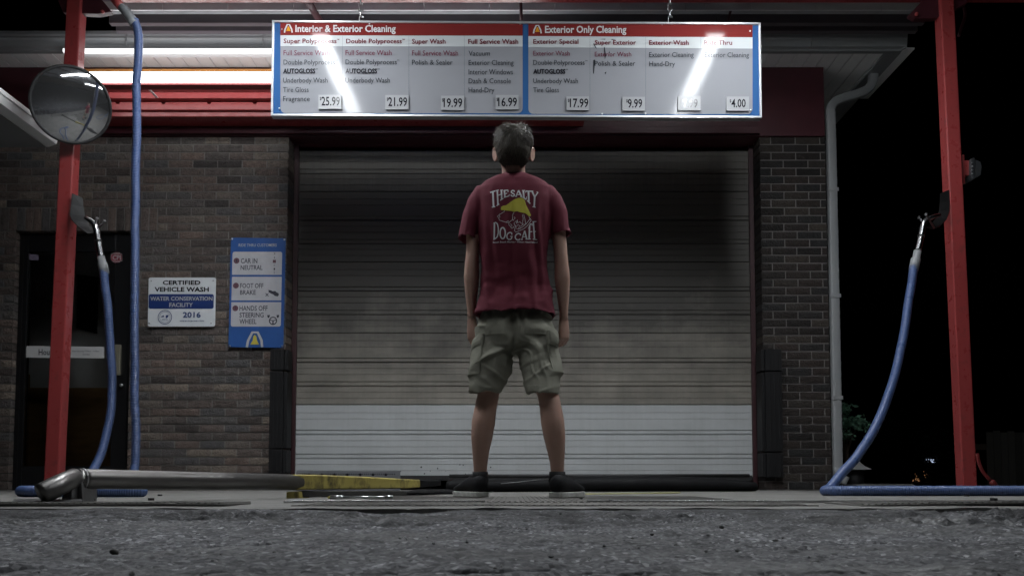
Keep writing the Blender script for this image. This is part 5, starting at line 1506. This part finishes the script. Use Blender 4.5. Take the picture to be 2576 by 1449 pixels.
for k in range(len(V)):
    x, y, z = V[k]; q_ = (shz - z) / (shz - hemz)
    xr = x - PER_ORG[0]
    if q_ < -0.12: continue
    am = min(1, max(0, q_ + .12) * 2.2)
    f1 = noise.noise(Vector((x * 16, y * 9, z * 4.5)))
    # folds running from the shoulder blades to the waist, and a few across the hem
    f2 = math.sin((xr * 34 + 3.0 * noise.noise(Vector((z * 3.2, 1.3, 0))) + (z - 1.1) * math.copysign(5, xr))) * max(0, noise.noise(Vector((x * 6, z * 3.4, 7))) + .25)
    f3 = noise.noise(Vector((x * 9 + z * 14, y * 8, z * 26 - x * 10))) * max(0, q_ - .55) * 1.6
    f4 = noise.noise(Vector((x * 44, y * 40, z * 30)))
    dk = math.exp(-(((abs(xr) - .115) / .05) ** 2)) * min(1, max(0, q_ - .15) * 3)       # hanging folds below the arms
    f5 = dk * math.sin(xr * 120 + 9 * z + 2 * f1)
    low = max(0, q_ - .45)
    f6 = low * noise.noise(Vector((x * 20 + z * 9 * math.copysign(1, xr), y * 4, z * 8 - 3)))
    r1 = max(0, 1 - 2.2 * abs(noise.noise(Vector((xr * 15 + 4 * (1.25 - z) * xr * 2 + .6 * noise.noise(Vector((x * 6, z * 7, 3))), 5.5, z * 1.7)))) - .45) * (0.35 + .65 * min(1, abs(xr) / .12))
    if abs(xr) > .185: r1 *= .35; f3 *= .3; f6 *= 0; f2 *= .5
    hm = 1 - .7 * min(1, max(0, (q_ - .8) / .15))
    V[k] += Nn[k] * am * hm * (0.02 * r1 - 0.003 + 0.006 * f1 + 0.011 * f2 + 0.012 * f3 + 0.0014 * f4 + 0.006 * f5 + 0.016 * f6 * (1 if q_ < .93 else .3))
    if y < 4.1 and abs(xr) < 0.03: V[k][1] += 0.006 * am * (1 - abs(xr) / .03)          # the hollow of the spine
    if q_ > .96: V[k][2] += 0.004 * math.sin(xr * 26) + 0.002 * math.sin(xr * 61 + 1)
TS = MBbuild("t_shirt", V, F, SHIRT, PER, None, True)
shirt_bvh = BVHTree.FromPolygons([Vector(v) for v in V], F)
mb = MB()
hemln = []
for (l, r_, py, b) in ((1197.5, 1395, 777.5, .136),):
    pass


def on_shirt(px, py, d=0.0022):
    p = at(px, py, 3.7); dirn = ray(px, py).normalized()
    hit = shirt_bvh.ray_cast(p, dirn)
    if hit[0] is None: return at(px, py, 4.03)
    return hit[0] - dirn * d


sx = lambda c: 1232.6 + c * 0.1101
sy = lambda c: 464 + c * 0.1101
S3 = lambda x, y: on_shirt(sx(x), sy(y))


def dens(pts, st=26):
    out = [pts[0]]
    for a, b in zip(pts[:-1], pts[1:]):
        n = max(1, int(math.hypot(b[0] - a[0], b[1] - a[1]) / st))
        out += [(a[0] + (b[0] - a[0]) * k / n, a[1] + (b[1] - a[1]) * k / n) for k in range(1, n + 1)]
    return out


pw, pw2 = MB(), MB()
ell = lambda cx, cy, rx, ry, n=26: [(cx + rx * math.cos(2 * math.pi * k / n), cy + ry * math.sin(2 * math.pi * k / n)) for k in range(n + 1)]
for pts, wd in (([(5, 188), (125, 150)], 24), ([(65, 165), (82, 515)], 34), ([(42, 524), (120, 508)], 20),
                ([(168, 150), (182, 470)], 30), ([(135, 146), (200, 134)], 18), ([(150, 492), (212, 452)], 18), ([(262, 145), (268, 340)], 30), ([(235, 140), (292, 132)], 18), ([(232, 368), (305, 322)], 18), ([(175, 258), (264, 225)], 17),
                ([(330, 150), (340, 290)], 30), ([(310, 143), (416, 134)], 18), ([(412, 135), (414, 178)], 14), ([(335, 218), (392, 205)], 17), ([(316, 302), (436, 266)], 18), ([(434, 270), (441, 230)], 14),
                ([(562, 170), (545, 146), (515, 142), (490, 158), (488, 185), (510, 203), (545, 220), (560, 240), (550, 265), (520, 275), (490, 264), (480, 238)], 25),
                ([(650, 140), (592, 275)], 17), ([(650, 140), (725, 285)], 32), ([(610, 236), (698, 236)], 15), ([(570, 278), (620, 278)], 15), ([(690, 278), (748, 302)], 16),
                ([(762, 145), (774, 300)], 32), ([(733, 143), (802, 143)], 16), ([(752, 292), (826, 348)], 20), ([(824, 345), (839, 282)], 14),
                ([(815, 156), (946, 160)], 22), ([(820, 156), (816, 190)], 14), ([(880, 160), (886, 402)], 34), ([(848, 368), (920, 442)], 20),
                ([(962, 160), (1022, 292)], 30), ([(1094, 186), (1022, 292)], 22), ([(1022, 280), (1010, 515)], 32), ([(972, 510), (1042, 526)], 18), ([(940, 154), (990, 158)], 16), ([(1066, 172), (1104, 192)], 16),
                ([(102, 880), (96, 1250)], 29), ([(82, 892), (130, 870), (170, 905), (190, 1000), (189, 1110), (165, 1200), (120, 1240), (78, 1262)], 23),
                (ell(290, 1115, 60, 126), 27),
                ([(500, 1152), (495, 1108), (460, 1098), (420, 1112), (392, 1150), (384, 1190), (397, 1235), (430, 1260), (470, 1256), (494, 1235), (497, 1188)], 24), ([(463, 1190), (520, 1190)], 16),
                ([(698, 1168), (690, 1132), (655, 1122), (612, 1137), (579, 1180), (579, 1225), (607, 1263), (652, 1270), (692, 1248)], 24),
                ([(790, 1060), (726, 1262)], 17), ([(790, 1060), (840, 1250)], 31), ([(750, 1202), (826, 1196)], 15), ([(705, 1264), (750, 1264)], 15), ([(812, 1254), (868, 1254)], 15),
                ([(905, 950), (896, 1250)], 31), ([(900, 960), (925, 905), (962, 905), (962, 945)], 19), ([(875, 1008), (905, 985)], 16), ([(900, 1085), (968, 1080)], 17), ([(868, 1256), (932, 1246)], 16),
                ([(990, 862), (1018, 1240)], 28), ([(974, 856), (1060, 850)], 17), ([(1005, 1080), (1048, 1078)], 17), ([(980, 1252), (1078, 1266)], 17)):
    tw = pw if max(p[1] for p in pts) < 800 else pw2
    tw.stroke(dens(pts), wd * 1.15, S3)
V2, F2 = text2d("South Beach Marina • Hilton Head Island", 0.02)
wd_ = np.ptp(V2[:, 0])
pw.build("lettering", PRW, TS); pw2.build("lettering", PRW, TS); pw = MB()
pw.add([S3(65 + (v[0] - V2[:, 0].min()) / wd_ * 1020, 1340 - v[1] * 52 + 0.00004 * (v[0] / wd_ * 1020 - 500) ** 2 - 8) for v in V2], F2)
pw.build("lettering", PRW, TS); pw = MB()
for pts in ([(330, 598), (320, 630), (215, 690), (168, 735), (200, 765), (226, 750), (215, 702)], [(200, 765), (215, 820), (370, 868), (435, 876)], [(375, 865), (400, 835), (430, 830), (415, 858)], [(435, 875), (480, 830), (520, 815)], [(550, 640), (515, 700), (515, 790), (545, 830)],
            [(435, 880), (430, 930), (470, 960), (490, 1005), (525, 1000), (550, 960)], [(460, 900), (500, 930), (500, 970)], [(915, 790), (830, 900), (740, 980), (650, 1030)], [(940, 830), (860, 940), (770, 1020), (640, 1075), (590, 1090), (560, 1060), (580, 960), (545, 880)],
            [(770, 680), (800, 800), (815, 910)], [(740, 690), (760, 780), (745, 860)], [(890, 745), (945, 825)], [(560, 880), (600, 830), (610, 900), (625, 810), (632, 880)], [(650, 880), (680, 850), (720, 900), (745, 870), (740, 930)], [(570, 930), (600, 970), (640, 920), (700, 965), (760, 910), (805, 925)], [(545, 750), (575, 760), (560, 800)], [(600, 1000), (640, 1030), (660, 980), (710, 1000)]):
    pw.stroke(dens(pts, 40), 10, S3)
pw.build("white_line_print", PRW, TS)
hat = [(245, 570), (255, 522), (300, 492), (370, 480), (450, 420), (560, 345), (640, 312), (700, 308), (760, 325), (795, 365), (820, 460), (870, 560), (936, 705), (925, 730), (895, 732), (860, 700), (800, 660), (700, 640), (620, 615), (550, 630), (480, 610), (400, 600), (330, 592), (270, 590)]


def inside(x, y):
    c = False; j = len(hat) - 1
    for i_ in range(len(hat)):
        a, b = hat[i_], hat[j]
        if (a[1] > y) != (b[1] > y) and x < (b[0] - a[0]) * (y - a[1]) / (b[1] - a[1]) + a[0]: c = not c
        j = i_
    return c


yw = MB(); st = 12
for gx_i in range(240, 945, st):
    col_in = [gy for gy in range(300, 740, 4) if inside(gx_i + st / 2, gy)]
    if not col_in: continue
    lo, hi = min(col_in) - 2, max(col_in) + 2
    n = max(1, int((hi - lo) / 24))
    for k in range(n):
        a, b = lo + (hi - lo) * k / n, lo + (hi - lo) * (k + 1) / n
        yw.add([S3(gx_i, a), S3(gx_i, b), S3(gx_i + st, b), S3(gx_i + st, a)], [(0, 1, 2, 3)])
yw.build("yellow_hat_print", PRY, TS)
cl = MB()
nk = catmull([on_shirt(px, py, 0.001) for px, py in ((1262, 438.5), (1275, 440.5), (1292, 441.5), (1310, 440.5), (1326, 438.5))], 0.006)

# --- cargo shorts
mb = MB()
mb.loft([hring(a, b, c, d, y, 40, 2.4) for a, b, c, d, y in ((1224, 1370, 750, .08, 4.155), (1216, 1378, 785, .098, 4.15), (1205, 1390, 812, .118, 4.148), (1199, 1396, 830, .13, 4.145), (1194, 1400, 850, .132, 4.14), (1195, 1404, 876, .12, 4.13), (1215, 1385, 892, .08, 4.13))])
lg = [(1197, 1290, 830, .1, 4.145), (1191, 1293.5, 862, .112, 4.14), (1187, 1290, 900, .116, 4.125), (1184, 1281, 940, .11, 4.115), (1182, 1268, 972, .106, 4.11), (1181.5, 1261, 989, .104, 4.108), (1184.5, 1257, 988, .097, 4.108), (1190, 1252, 972, .086, 4.108), (1198, 1246, 950, .06, 4.108)]
mb.loft([hring(a, b, c, d, y, 36, 2.3, 0.006) for a, b, c, d, y in lg])
lg = [(1299, 1398, 830, .1, 4.14), (1298, 1403, 862, .112, 4.125), (1303, 1408, 900, .114, 4.095), (1311, 1411, 940, .11, 4.06), (1320, 1408, 972, .105, 4.03), (1325.5, 1405, 992, .102, 4.015), (1329, 1402, 991, .095, 4.015), (1335, 1397, 975, .083, 4.02), (1342, 1390, 950, .055, 4.03)]
mb.loft([hring(a, b, c, d, y, 36, 2.3, 0.006) for a, b, c, d, y in lg])
V, Nn, F = remesh(mb, 0.0055, 12)
bz1 = at(1290, 990, 4.1).z; bz0 = at(1290, 790, 4.1).z
for k in range(len(V)):
    x, y, z = V[k]; q_ = (bz0 - z) / (bz0 - bz1); xr = x - PER_ORG[0]
    s_ = math.copysign(1, xr)
    f1 = noise.noise(Vector((x * 13, y * 11, z * 7 + 4)))
    f2 = math.sin(xr * s_ * 46 + z * 30 + 2.6 * noise.noise(Vector((x * 7, z * 6, 2)))) * max(0, noise.noise(Vector((x * 8, z * 6, 9))) + .3)
    f3 = noise.noise(Vector((x * 18 - s_ * z * 22, y * 12, z * 34))) * max(0, q_ - .2)
    f4 = noise.noise(Vector((x * 60, y * 60, z * 60)))
    rdg = lambda a: 1 - 2 * abs(a)
    dia = xr * s_ * 0.9 + z * 0.55                       # creases fanning down and out from the crotch
    r1 = max(0, rdg(noise.noise(Vector((dia * 13 + 1.2 * noise.noise(Vector((x * 9, z * 9, 1))), s_ * 3, z * 2.2)))) - .35)
    dib = xr * s_ * 0.5 - z * 1.0
    r2 = max(0, rdg(noise.noise(Vector((dib * 17, s_ * 7 + 2, x * 5)))) - .5) * max(0, q_ - .35) * 1.7
    hm = 1 - .75 * min(1, max(0, (q_ - .72) / .2))
    V[k] += Nn[k] * hm * (0.006 * f1 + 0.02 * r1 + 0.02 * r2 + 0.004 * f3 + 0.0012 * f4 - 0.004)
    if y < 4.1 and q_ < .55: V[k][1] += 0.016 * math.exp(-(xr / .016) ** 2) * (1 - max(0, q_))
    if q_ > .95: V[k][2] += 0.004 * math.sin(math.atan2(y - 4.06, xr - s_ * .13) * 3 + s_)
SHO = MBbuild("cargo_shorts", V, F, SHORTS, PER, None, True)
sh_bvh = BVHTree.FromPolygons([Vector(v) for v in V], F)


def patch(name, cx, cy, a0, a1, pt, pb, off, fac=1.0, slope=0.0):
    """a pocket: a sheet lying off the cloth round a leg axis at (cx, cy) from angle a0 to a1 between two photo rows"""
    mb = MB(); nu, nv = 18, 12; vs = []
    zt, zb_ = at(1290, pt, 4.1).z, at(1290, pb, 4.1).z
    D = np.zeros((nv + 3, nu + 3)); prm = {}
    for j in range(-1, nv + 2):
        for i_ in range(-1, nu + 2):
            u, v = min(max(i_ / nu, 0), 1), min(max(j / nv, 0), 1)
            ang = R(a0 + (a1 - a0) * u); z = zt + (zb_ - zt) * v + slope * (u - .5)
            dirn = Vector((math.cos(ang), math.sin(ang), 0)); o_ = Vector((cx, cy, z))
            h = sh_bvh.ray_cast(o_ + dirn * 0.35, -dirn)
            D[j + 1, i_ + 1] = 0.35 - h[3] if h[0] and .06 < 0.35 - h[3] < .19 else np.nan
            prm[j, i_] = (u, v, o_, dirn)
    D = np.where(np.isnan(D), np.nanmean(D, axis=1, keepdims=True), D)
    D0 = D.copy()
    for _ in range(3):
        E = np.pad(D, 1, mode='edge'); D = sum(E[a:a + D.shape[0], b:b + D.shape[1]] for a in range(3) for b in range(3)) / 9
    for j in range(-1, nv + 2):
        for i_ in range(-1, nu + 2):
            u, v, o_, dirn = prm[j, i_]; rim = i_ in (-1, nu + 1) or j in (-1, nv + 1)
            bul = off * (0.55 + .45 * math.sin(math.pi * u) ** .5 * math.sin(math.pi * min(1, v + .1)) ** .5)
            vs.append(o_ + dirn * (D[j + 1, i_ + 1] + (-0.012 if rim else bul + 0.0015 * noise.noise(Vector((u * 5, v * 5, pt))))))
    w_ = nu + 3
    fs = [(a, a + 1, a + 1 + w_, a + w_) for j in range(nv + 2) for a in range(j * w_, j * w_ + nu + 2)]
    return MBbuild(name, np.array(vs), fs, SHORTS, PER if False else SHO, None, None)


lx, rx = at(1235, 900, 4.12).x, at(1360, 900, 4.05).x
patch("cargo_pocket", lx, 4.12, 172, 245, 866, 945, 0.009)
patch("pocket_flap", lx, 4.12, 170, 247, 852, 882, 0.017, slope=0.03)
patch("cargo_pocket", rx, 4.05, 300, 372, 868, 943, 0.01)
patch("pocket_flap", rx, 4.05, 298, 374, 846, 880, 0.018, slope=-0.02)
patch("back_pocket", at(1348, 820, 4.12).x, 4.13, 246, 296, 796, 848, 0.006)
patch("back_pocket", at(1244, 820, 4.12).x, 4.13, 244, 294, 796, 848, 0.006)

# --- hair: a cap with locks
mb = MB()
hr = [(1284, 1304, 320, .02, 4.115), (1271, 1315, 322.5, .048, 4.115), (1260, 1325, 327, .072, 4.112), (1252.5, 1331, 335, .09, 4.11), (1248.5, 1335, 345, .102, 4.11), (1246, 1338, 356, .107, 4.11), (1247.5, 1336, 372, .104, 4.105), (1250, 1333, 386, .088, 4.09), (1254, 1329, 399, .07, 4.085), (1263, 1320, 408, .05, 4.088), (1270, 1314, 414, .034, 4.094), (1277, 1307, 417, .02, 4.1)]
mb.loft([hring(a, b, c, d, y, 40, 2.1) for a, b, c, d, y in hr])
V, Nn, F = remesh(mb, 0.004, 4)
ztop = at(1290, 321, 4.1).z
for k in range(len(V)):
    x, y, z = V[k]; up = max(0, min(1, 1 - (ztop - z) / .13))
    V[k] += Nn[k] * ((0.002 + .009 * up) * noise.noise(Vector((x * 24, y * 24, z * 16))) + 0.0006 * noise.noise(Vector((x * 90, y * 90, z * 40))))
HA = MBbuild("hair", V, F, HAIR, PER, None, True)
hb = BVHTree.FromPolygons([Vector(v) for v in V], F)
rn = random.Random(5); lk = MB()
crown = at(1300, 330, 4.03); cidx = np.arange(len(V)); zl = at(1290, 417, 4.08).z
for _ in range(9000):
    k = rn.randrange(len(V)); p = Vector(V[k]); nn = Vector(Nn[k])
    if p.y > 4.17 and p.z < ztop - .06: continue
    up = max(0, min(1, 1 - (ztop - p.z) / .12))
    away = (p - crown); away -= nn * away.dot(nn)
    if away.length < 1e-4: continue
    away.normalize()
    swirl = nn.cross(away) * (0.5 + .5 * noise.noise(p * 14))
    dr = (away * (0.5 + .6 * up) + Vector((0, 0, -1)) * (1.1 - .75 * up) + swirl * .7 * up + Vector((rn.gauss(0, .3), rn.gauss(0, .3), rn.gauss(0, .2))) * (.35 + up)).normalized()
    ln = rn.uniform(.014, .026) + up * rn.uniform(.006, .026)
    q = p - nn * .003; pts = [q]
    lift = nn * (0.1 + .8 * up * (0.5 + noise.noise(p * 25)))
    for s_ in range(4):
        q = q + (dr + lift * (1 - s_ * .4)).normalized() * ln / 4; pts.append(q.copy())
    if pts[-1].z < zl - .006: continue
    r0 = rn.uniform(.0006, .0013)
    lk.tube(pts, [r0, r0, r0 * .85, r0 * .6, r0 * .2], 4, caps=False)
lk.build("lock", HAIR, HA)['kind'] = 'stuff'

# --- socks and shoes
def shoe(name, hx, y, ang, lab, ax):
    hd = Vector((math.sin(ang), math.cos(ang), 0)); sd = Vector((hd.y, -hd.x, 0)); base = Vector((hx, y, 0.005)); G = 1.1
    mb = MB(); rings = []
    prof = [(0.0, .024, .03, .07), (.012, .032, .03, .088), (.035, .036, .03, .092), (.07, .037, .03, .086), (.1, .039, .03, .088), (.135, .042, .03, .078), (.17, .046, .03, .064), (.205, .047, .03, .054), (.24, .042, .03, .046), (.262, .03, .03, .04), (.274, .014, .03, .034)]
    prof = [(a * G, b * G, c * .85, d * G + .004) for a, b, c, d in prof]
    for s_, hw, z0, z1 in prof:
        c = base + hd * s_; ring_ = []
        for k in range(22):
            t = 2 * math.pi * k / 22; cx, cz = math.cos(t), math.sin(t)
            wdt = hw * (1 - .28 * max(0, cz) * (z1 > .05))
            ring_.append(c + sd * wdt * math.copysign(abs(cx) ** .75, cx) + Vector((0, 0, (z0 + z1) / 2 + (z1 - z0) / 2 * math.copysign(abs(cz) ** .7, cz) + 0.0015 * noise.noise(Vector((s_ * 60, k, 2))))))
        rings.append(ring_)
    mb.loft(rings)
    o = mb.build("shoe", SHOE, PER)
    mb = MB(); outl = [(-.006, .018), (-.001, .029), (.02, .037), (.07, .038), (.12, .041), (.17, .0485), (.21, .0495), (.245, .043), (.268, .029), (.28, .012)]
    outl = [(a * G, b * G) for a, b in outl]
    poly = [base + hd * s_ + sd * w_ for s_, w_ in outl] + [base + hd * s_ - sd * w_ for s_, w_ in outl[::-1]]
    z1 = lambda k: .029 if k in (8, 9, 10, 11) else .025
    vs = [p + Vector((0, 0, 0.001)) for p in poly] + [p + Vector((0, 0, z1(k))) for k, p in enumerate(poly)]
    n = len(poly); mb.add(vs, [tuple(range(n - 1, -1, -1)), tuple(range(n, 2 * n))] + [(k, (k + 1) % n, (k + 1) % n + n, k + n) for k in range(n)])
    mb.build("sole", SOLE, o, 0.003)
    mb = MB(); mb.tube([ax + Vector((0, 0, -.03)), ax, ax + Vector((0, 0, .018))], [(.041, .048), (.037, .043), (.0365, .042)], 24); mb.build("sock", SOCK, PER)
    mb = MB()
    for s_ in (.093, .112, .131): 
        c = base + hd * s_; zt = .103 - (s_ - .093) * .25
        mb.tube([c + sd * .024 + Vector((0, 0, zt - .008)), c + Vector((0, 0, zt + .003)), c - sd * .024 + Vector((0, 0, zt - .008))], .003, 6)
    mb.build("lace", SHOE, o)


aL, aR = at(1208, 1196, YL), at(1402, 1196, YR_ + .01)
shoe("shoe", aL.x + 0.012, YL - 0.055, R(-24), "left", aL); shoe("shoe", aR.x - 0.012, YR_ - 0.06, R(24), "right", aR)

# ------------------------------------------------------------------ the night behind, at the right
LEAF = mat("night_leaves", (0.12, 0.25, 0.17), 0.5, island=0.6)
BARK = mat("bark", (0.06, 0.045, 0.035), 0.9)


def tree(name, base, h, cz, cr, n, label, leaf=0.09, clumps=14, seed=1):
    rn = random.Random(seed)
    o = empty(name, base, label, "tree", None)
    b = Vector(base); mb = MB()
    top = b + Vector((0, 0, cz + cr[2] * 0.3))
    tr = 0.13 * min(1, h / 2.4) ** 1.6
    mb.tube([b, b + Vector((0.05 * cr[0], 0, cz * 0.5)), top], [tr, tr * .75, tr * .3], 10)
    cl = []
    for k in range(clumps):
        v = Vector((rn.gauss(0, 1), rn.gauss(0, 1), rn.gauss(0, 1))).normalized() * rn.uniform(0.45, 1.0)
        c = b + Vector((0, 0, cz)) + Vector((v.x * cr[0], v.y * cr[1], v.z * cr[2])); cl.append(c)
        mb.tube([b + Vector((0, 0, cz * 0.55)), (b + Vector((0, 0, cz * 0.7)) + c) / 2, c], [tr * .4, tr * .23, tr * .06], 6)
    mb.build("trunk", BARK, o)
    mb = MB()
    for k in range(n):
        c = cl[rn.randrange(clumps)]; r_ = min(cr) * 0.38
        p = c + Vector((rn.gauss(0, r_ * .6), rn.gauss(0, r_ * .6), rn.gauss(0, r_ * .4)))
        a = Vector((rn.gauss(0, 1), rn.gauss(0, 1), rn.gauss(0, .6))).normalized(); e = a.cross(Vector((rn.gauss(0, 1), rn.gauss(0, 1), rn.gauss(0, 1)))).normalized()
        s_ = leaf * rn.uniform(.6, 1.3)
        mb.add([p - a * s_, p + e * s_ * .45, p + a * s_, p - e * s_ * .45], [(0, 1, 2, 3)])
    mb.build("crown", LEAF, o)
    return o


tb = Vector((xat(2128, 8.7, 1150), 8.7, 0))
tree("young_tree", (tb.x, 8.7, -0.05), 1.0, 0.68, (0.17, 0.16, 0.2), 1500, "small leafy young tree standing in the dark just beyond the downspout", 0.028, 9, 3)
tree("tree", (at(2280, 1150, 32).x, 32, -0.05), 2.4, 1.6, (1.5, 1.2, 0.9), 3500, "dim round tree far off in the dark between the hose and the red pole", 0.1, 14, 5)
HB = empty("distant_house", at(2330, 1190, 46), "dark house far off with warm and bluish lit windows between hose and pole", "house")
yh = 46.0
mb = MB(); hx0, hx1 = xat(2270, yh, 1150), xat(2420, yh, 1150)
mb.box(hx0, hx1, yh, yh + 6, -0.05, zat(1135, yh)); mb.build("wall", mat("dark_siding", (0.05, 0.05, 0.05), 0.8), HB)
mb = MB(); zt = zat(1135, yh); mb.plate([(hx0 - .3, yh - 0.4, zt), (hx1 + .3, yh - 0.4, zt), ((hx0 + hx1) / 2 + 1, yh - 0.4, zt + 0.9), ((hx0 + hx1) / 2 - 1, yh - 0.4, zt + 0.9)], (0, 7, 0)); mb.build("roof", BLACKR, HB)
WARM, COOL = emit("warm_window_light", (1.0, 0.5, 0.22), 0.3), emit("cool_window_light", (0.6, 0.72, 1.0), 0.9)
for a, b, c, d_e, m in ((2295, 2312, 1186, 1210, WARM), (2322, 2335, 1184, 1204, WARM), (2331, 2354, 1154, 1163, COOL)):
    mb = MB(); mb.box(xat(a, yh, 1190), xat(b, yh, 1190), yh - 0.06, yh - 0.01, zat(d_e, yh), zat(c, yh)); mb.build("lit_window", m, HB)
# bushes in front of the house break its lights up
for px, y, s_, sd in ((2300, 40, 0.55, 11), (2345, 41, 0.7, 12), (2320, 39, 0.5, 13), (2372, 38, 0.6, 14)):
    rn = random.Random(sd); b = Vector((at(px, 1200, y).x, y, -0.05)); o = empty("shrub", b, {11: "dark shrub before the left warm window of the far house", 12: "dark shrub under the bluish lights of the far house", 13: "dark low shrub between the two warm windows of the far house", 14: "dark shrub next to the red pole, nearest the far house"}[sd], "shrub", "shrubs before the far house")
    mb = MB(); mb.tube([b, b + Vector((0, 0, 0.7))], [0.04, 0.02], 6); mb.build("stem", BARK, o)
    mb = MB()
    for k in range(230):
        p = b + Vector((rn.gauss(0, s_ * .5), rn.gauss(0, .3), 0.62 + rn.gauss(0, 0.34)))
        if p.z < 0: continue
        a = Vector((rn.gauss(0, 1), rn.gauss(0, .4), rn.gauss(0, 1))).normalized(); e = a.cross(Vector((0, 1, 0.2))).normalized()
        l_ = rn.uniform(.05, .11); mb.add([p - a * l_, p + e * l_ * .5, p + a * l_, p - e * l_ * .5], [(0, 1, 2, 3)])
    mb.build("crown", LEAF, o)
FEN = empty("board_fence", (at(2540, 1180, 12).x, 12, 0), "dim wooden board fence in the dark at the far right", "fence")
mb = MB(); x = xat(2484, 12, 1150)
rn = random.Random(8)
while x < 9.4:
    mb.box(x, x + 0.088, 12, 12.02, 0, zat(1085, 12) + rn.uniform(-.015, .015)); x += 0.098
mb.build("boards", mat("grey_wood", (0.07, 0.067, 0.06), 0.85, island=0.3), FEN)
mb = MB(); mb.box(xat(2450, 12, 1150), 9.4, 12.021, 12.06, 0.5, 0.58); mb.build("rail", BARK, FEN)
# domed lid of a bin beyond the downspout, and a low kerb stone
BIN = empty("domed_bin", at(2145, 1215, 8.6), "pale domed metal lid on a dark bin behind the blue hose", "bin")
bc = Vector((xat(2149, 8.6, 1180), 8.6, 0)); zr_ = zat(1181, 8.6); zt_ = zat(1154, 8.6)
mb = MB(); mb.loft([[bc + Vector((r_ * math.cos(2 * math.pi * k / 24), r_ * math.sin(2 * math.pi * k / 24), z)) for k in range(24)] for r_, z in ((0.165, zr_), (0.16, zr_ + 0.006), (0.1, zr_ + 0.035), (0.055, zr_ + 0.075), (0.03, zt_ - 0.006), (0.01, zt_))]); mb.build("lid", WHITE, BIN)
mb = MB(); mb.tube([bc + Vector((0, 0, -0.04)), bc + Vector((0, 0, zr_ - 0.002))], 0.09, 20); mb.build("body", BLACKR, BIN)
mb = MB(); xk0, xk1 = xat(2135, 8.0, 1215), xat(2290, 8.0, 1215); mb.box(xk0, xk1, 7.9, 8.1, -0.02, 0.05); o = mb.build("kerb_stone", CONC, None, 0.02); rebase(o, ((xk0 + xk1) / 2, 8, 0)); tag(o, "low concrete kerb stone behind the foot of the downspout", "kerb stone")
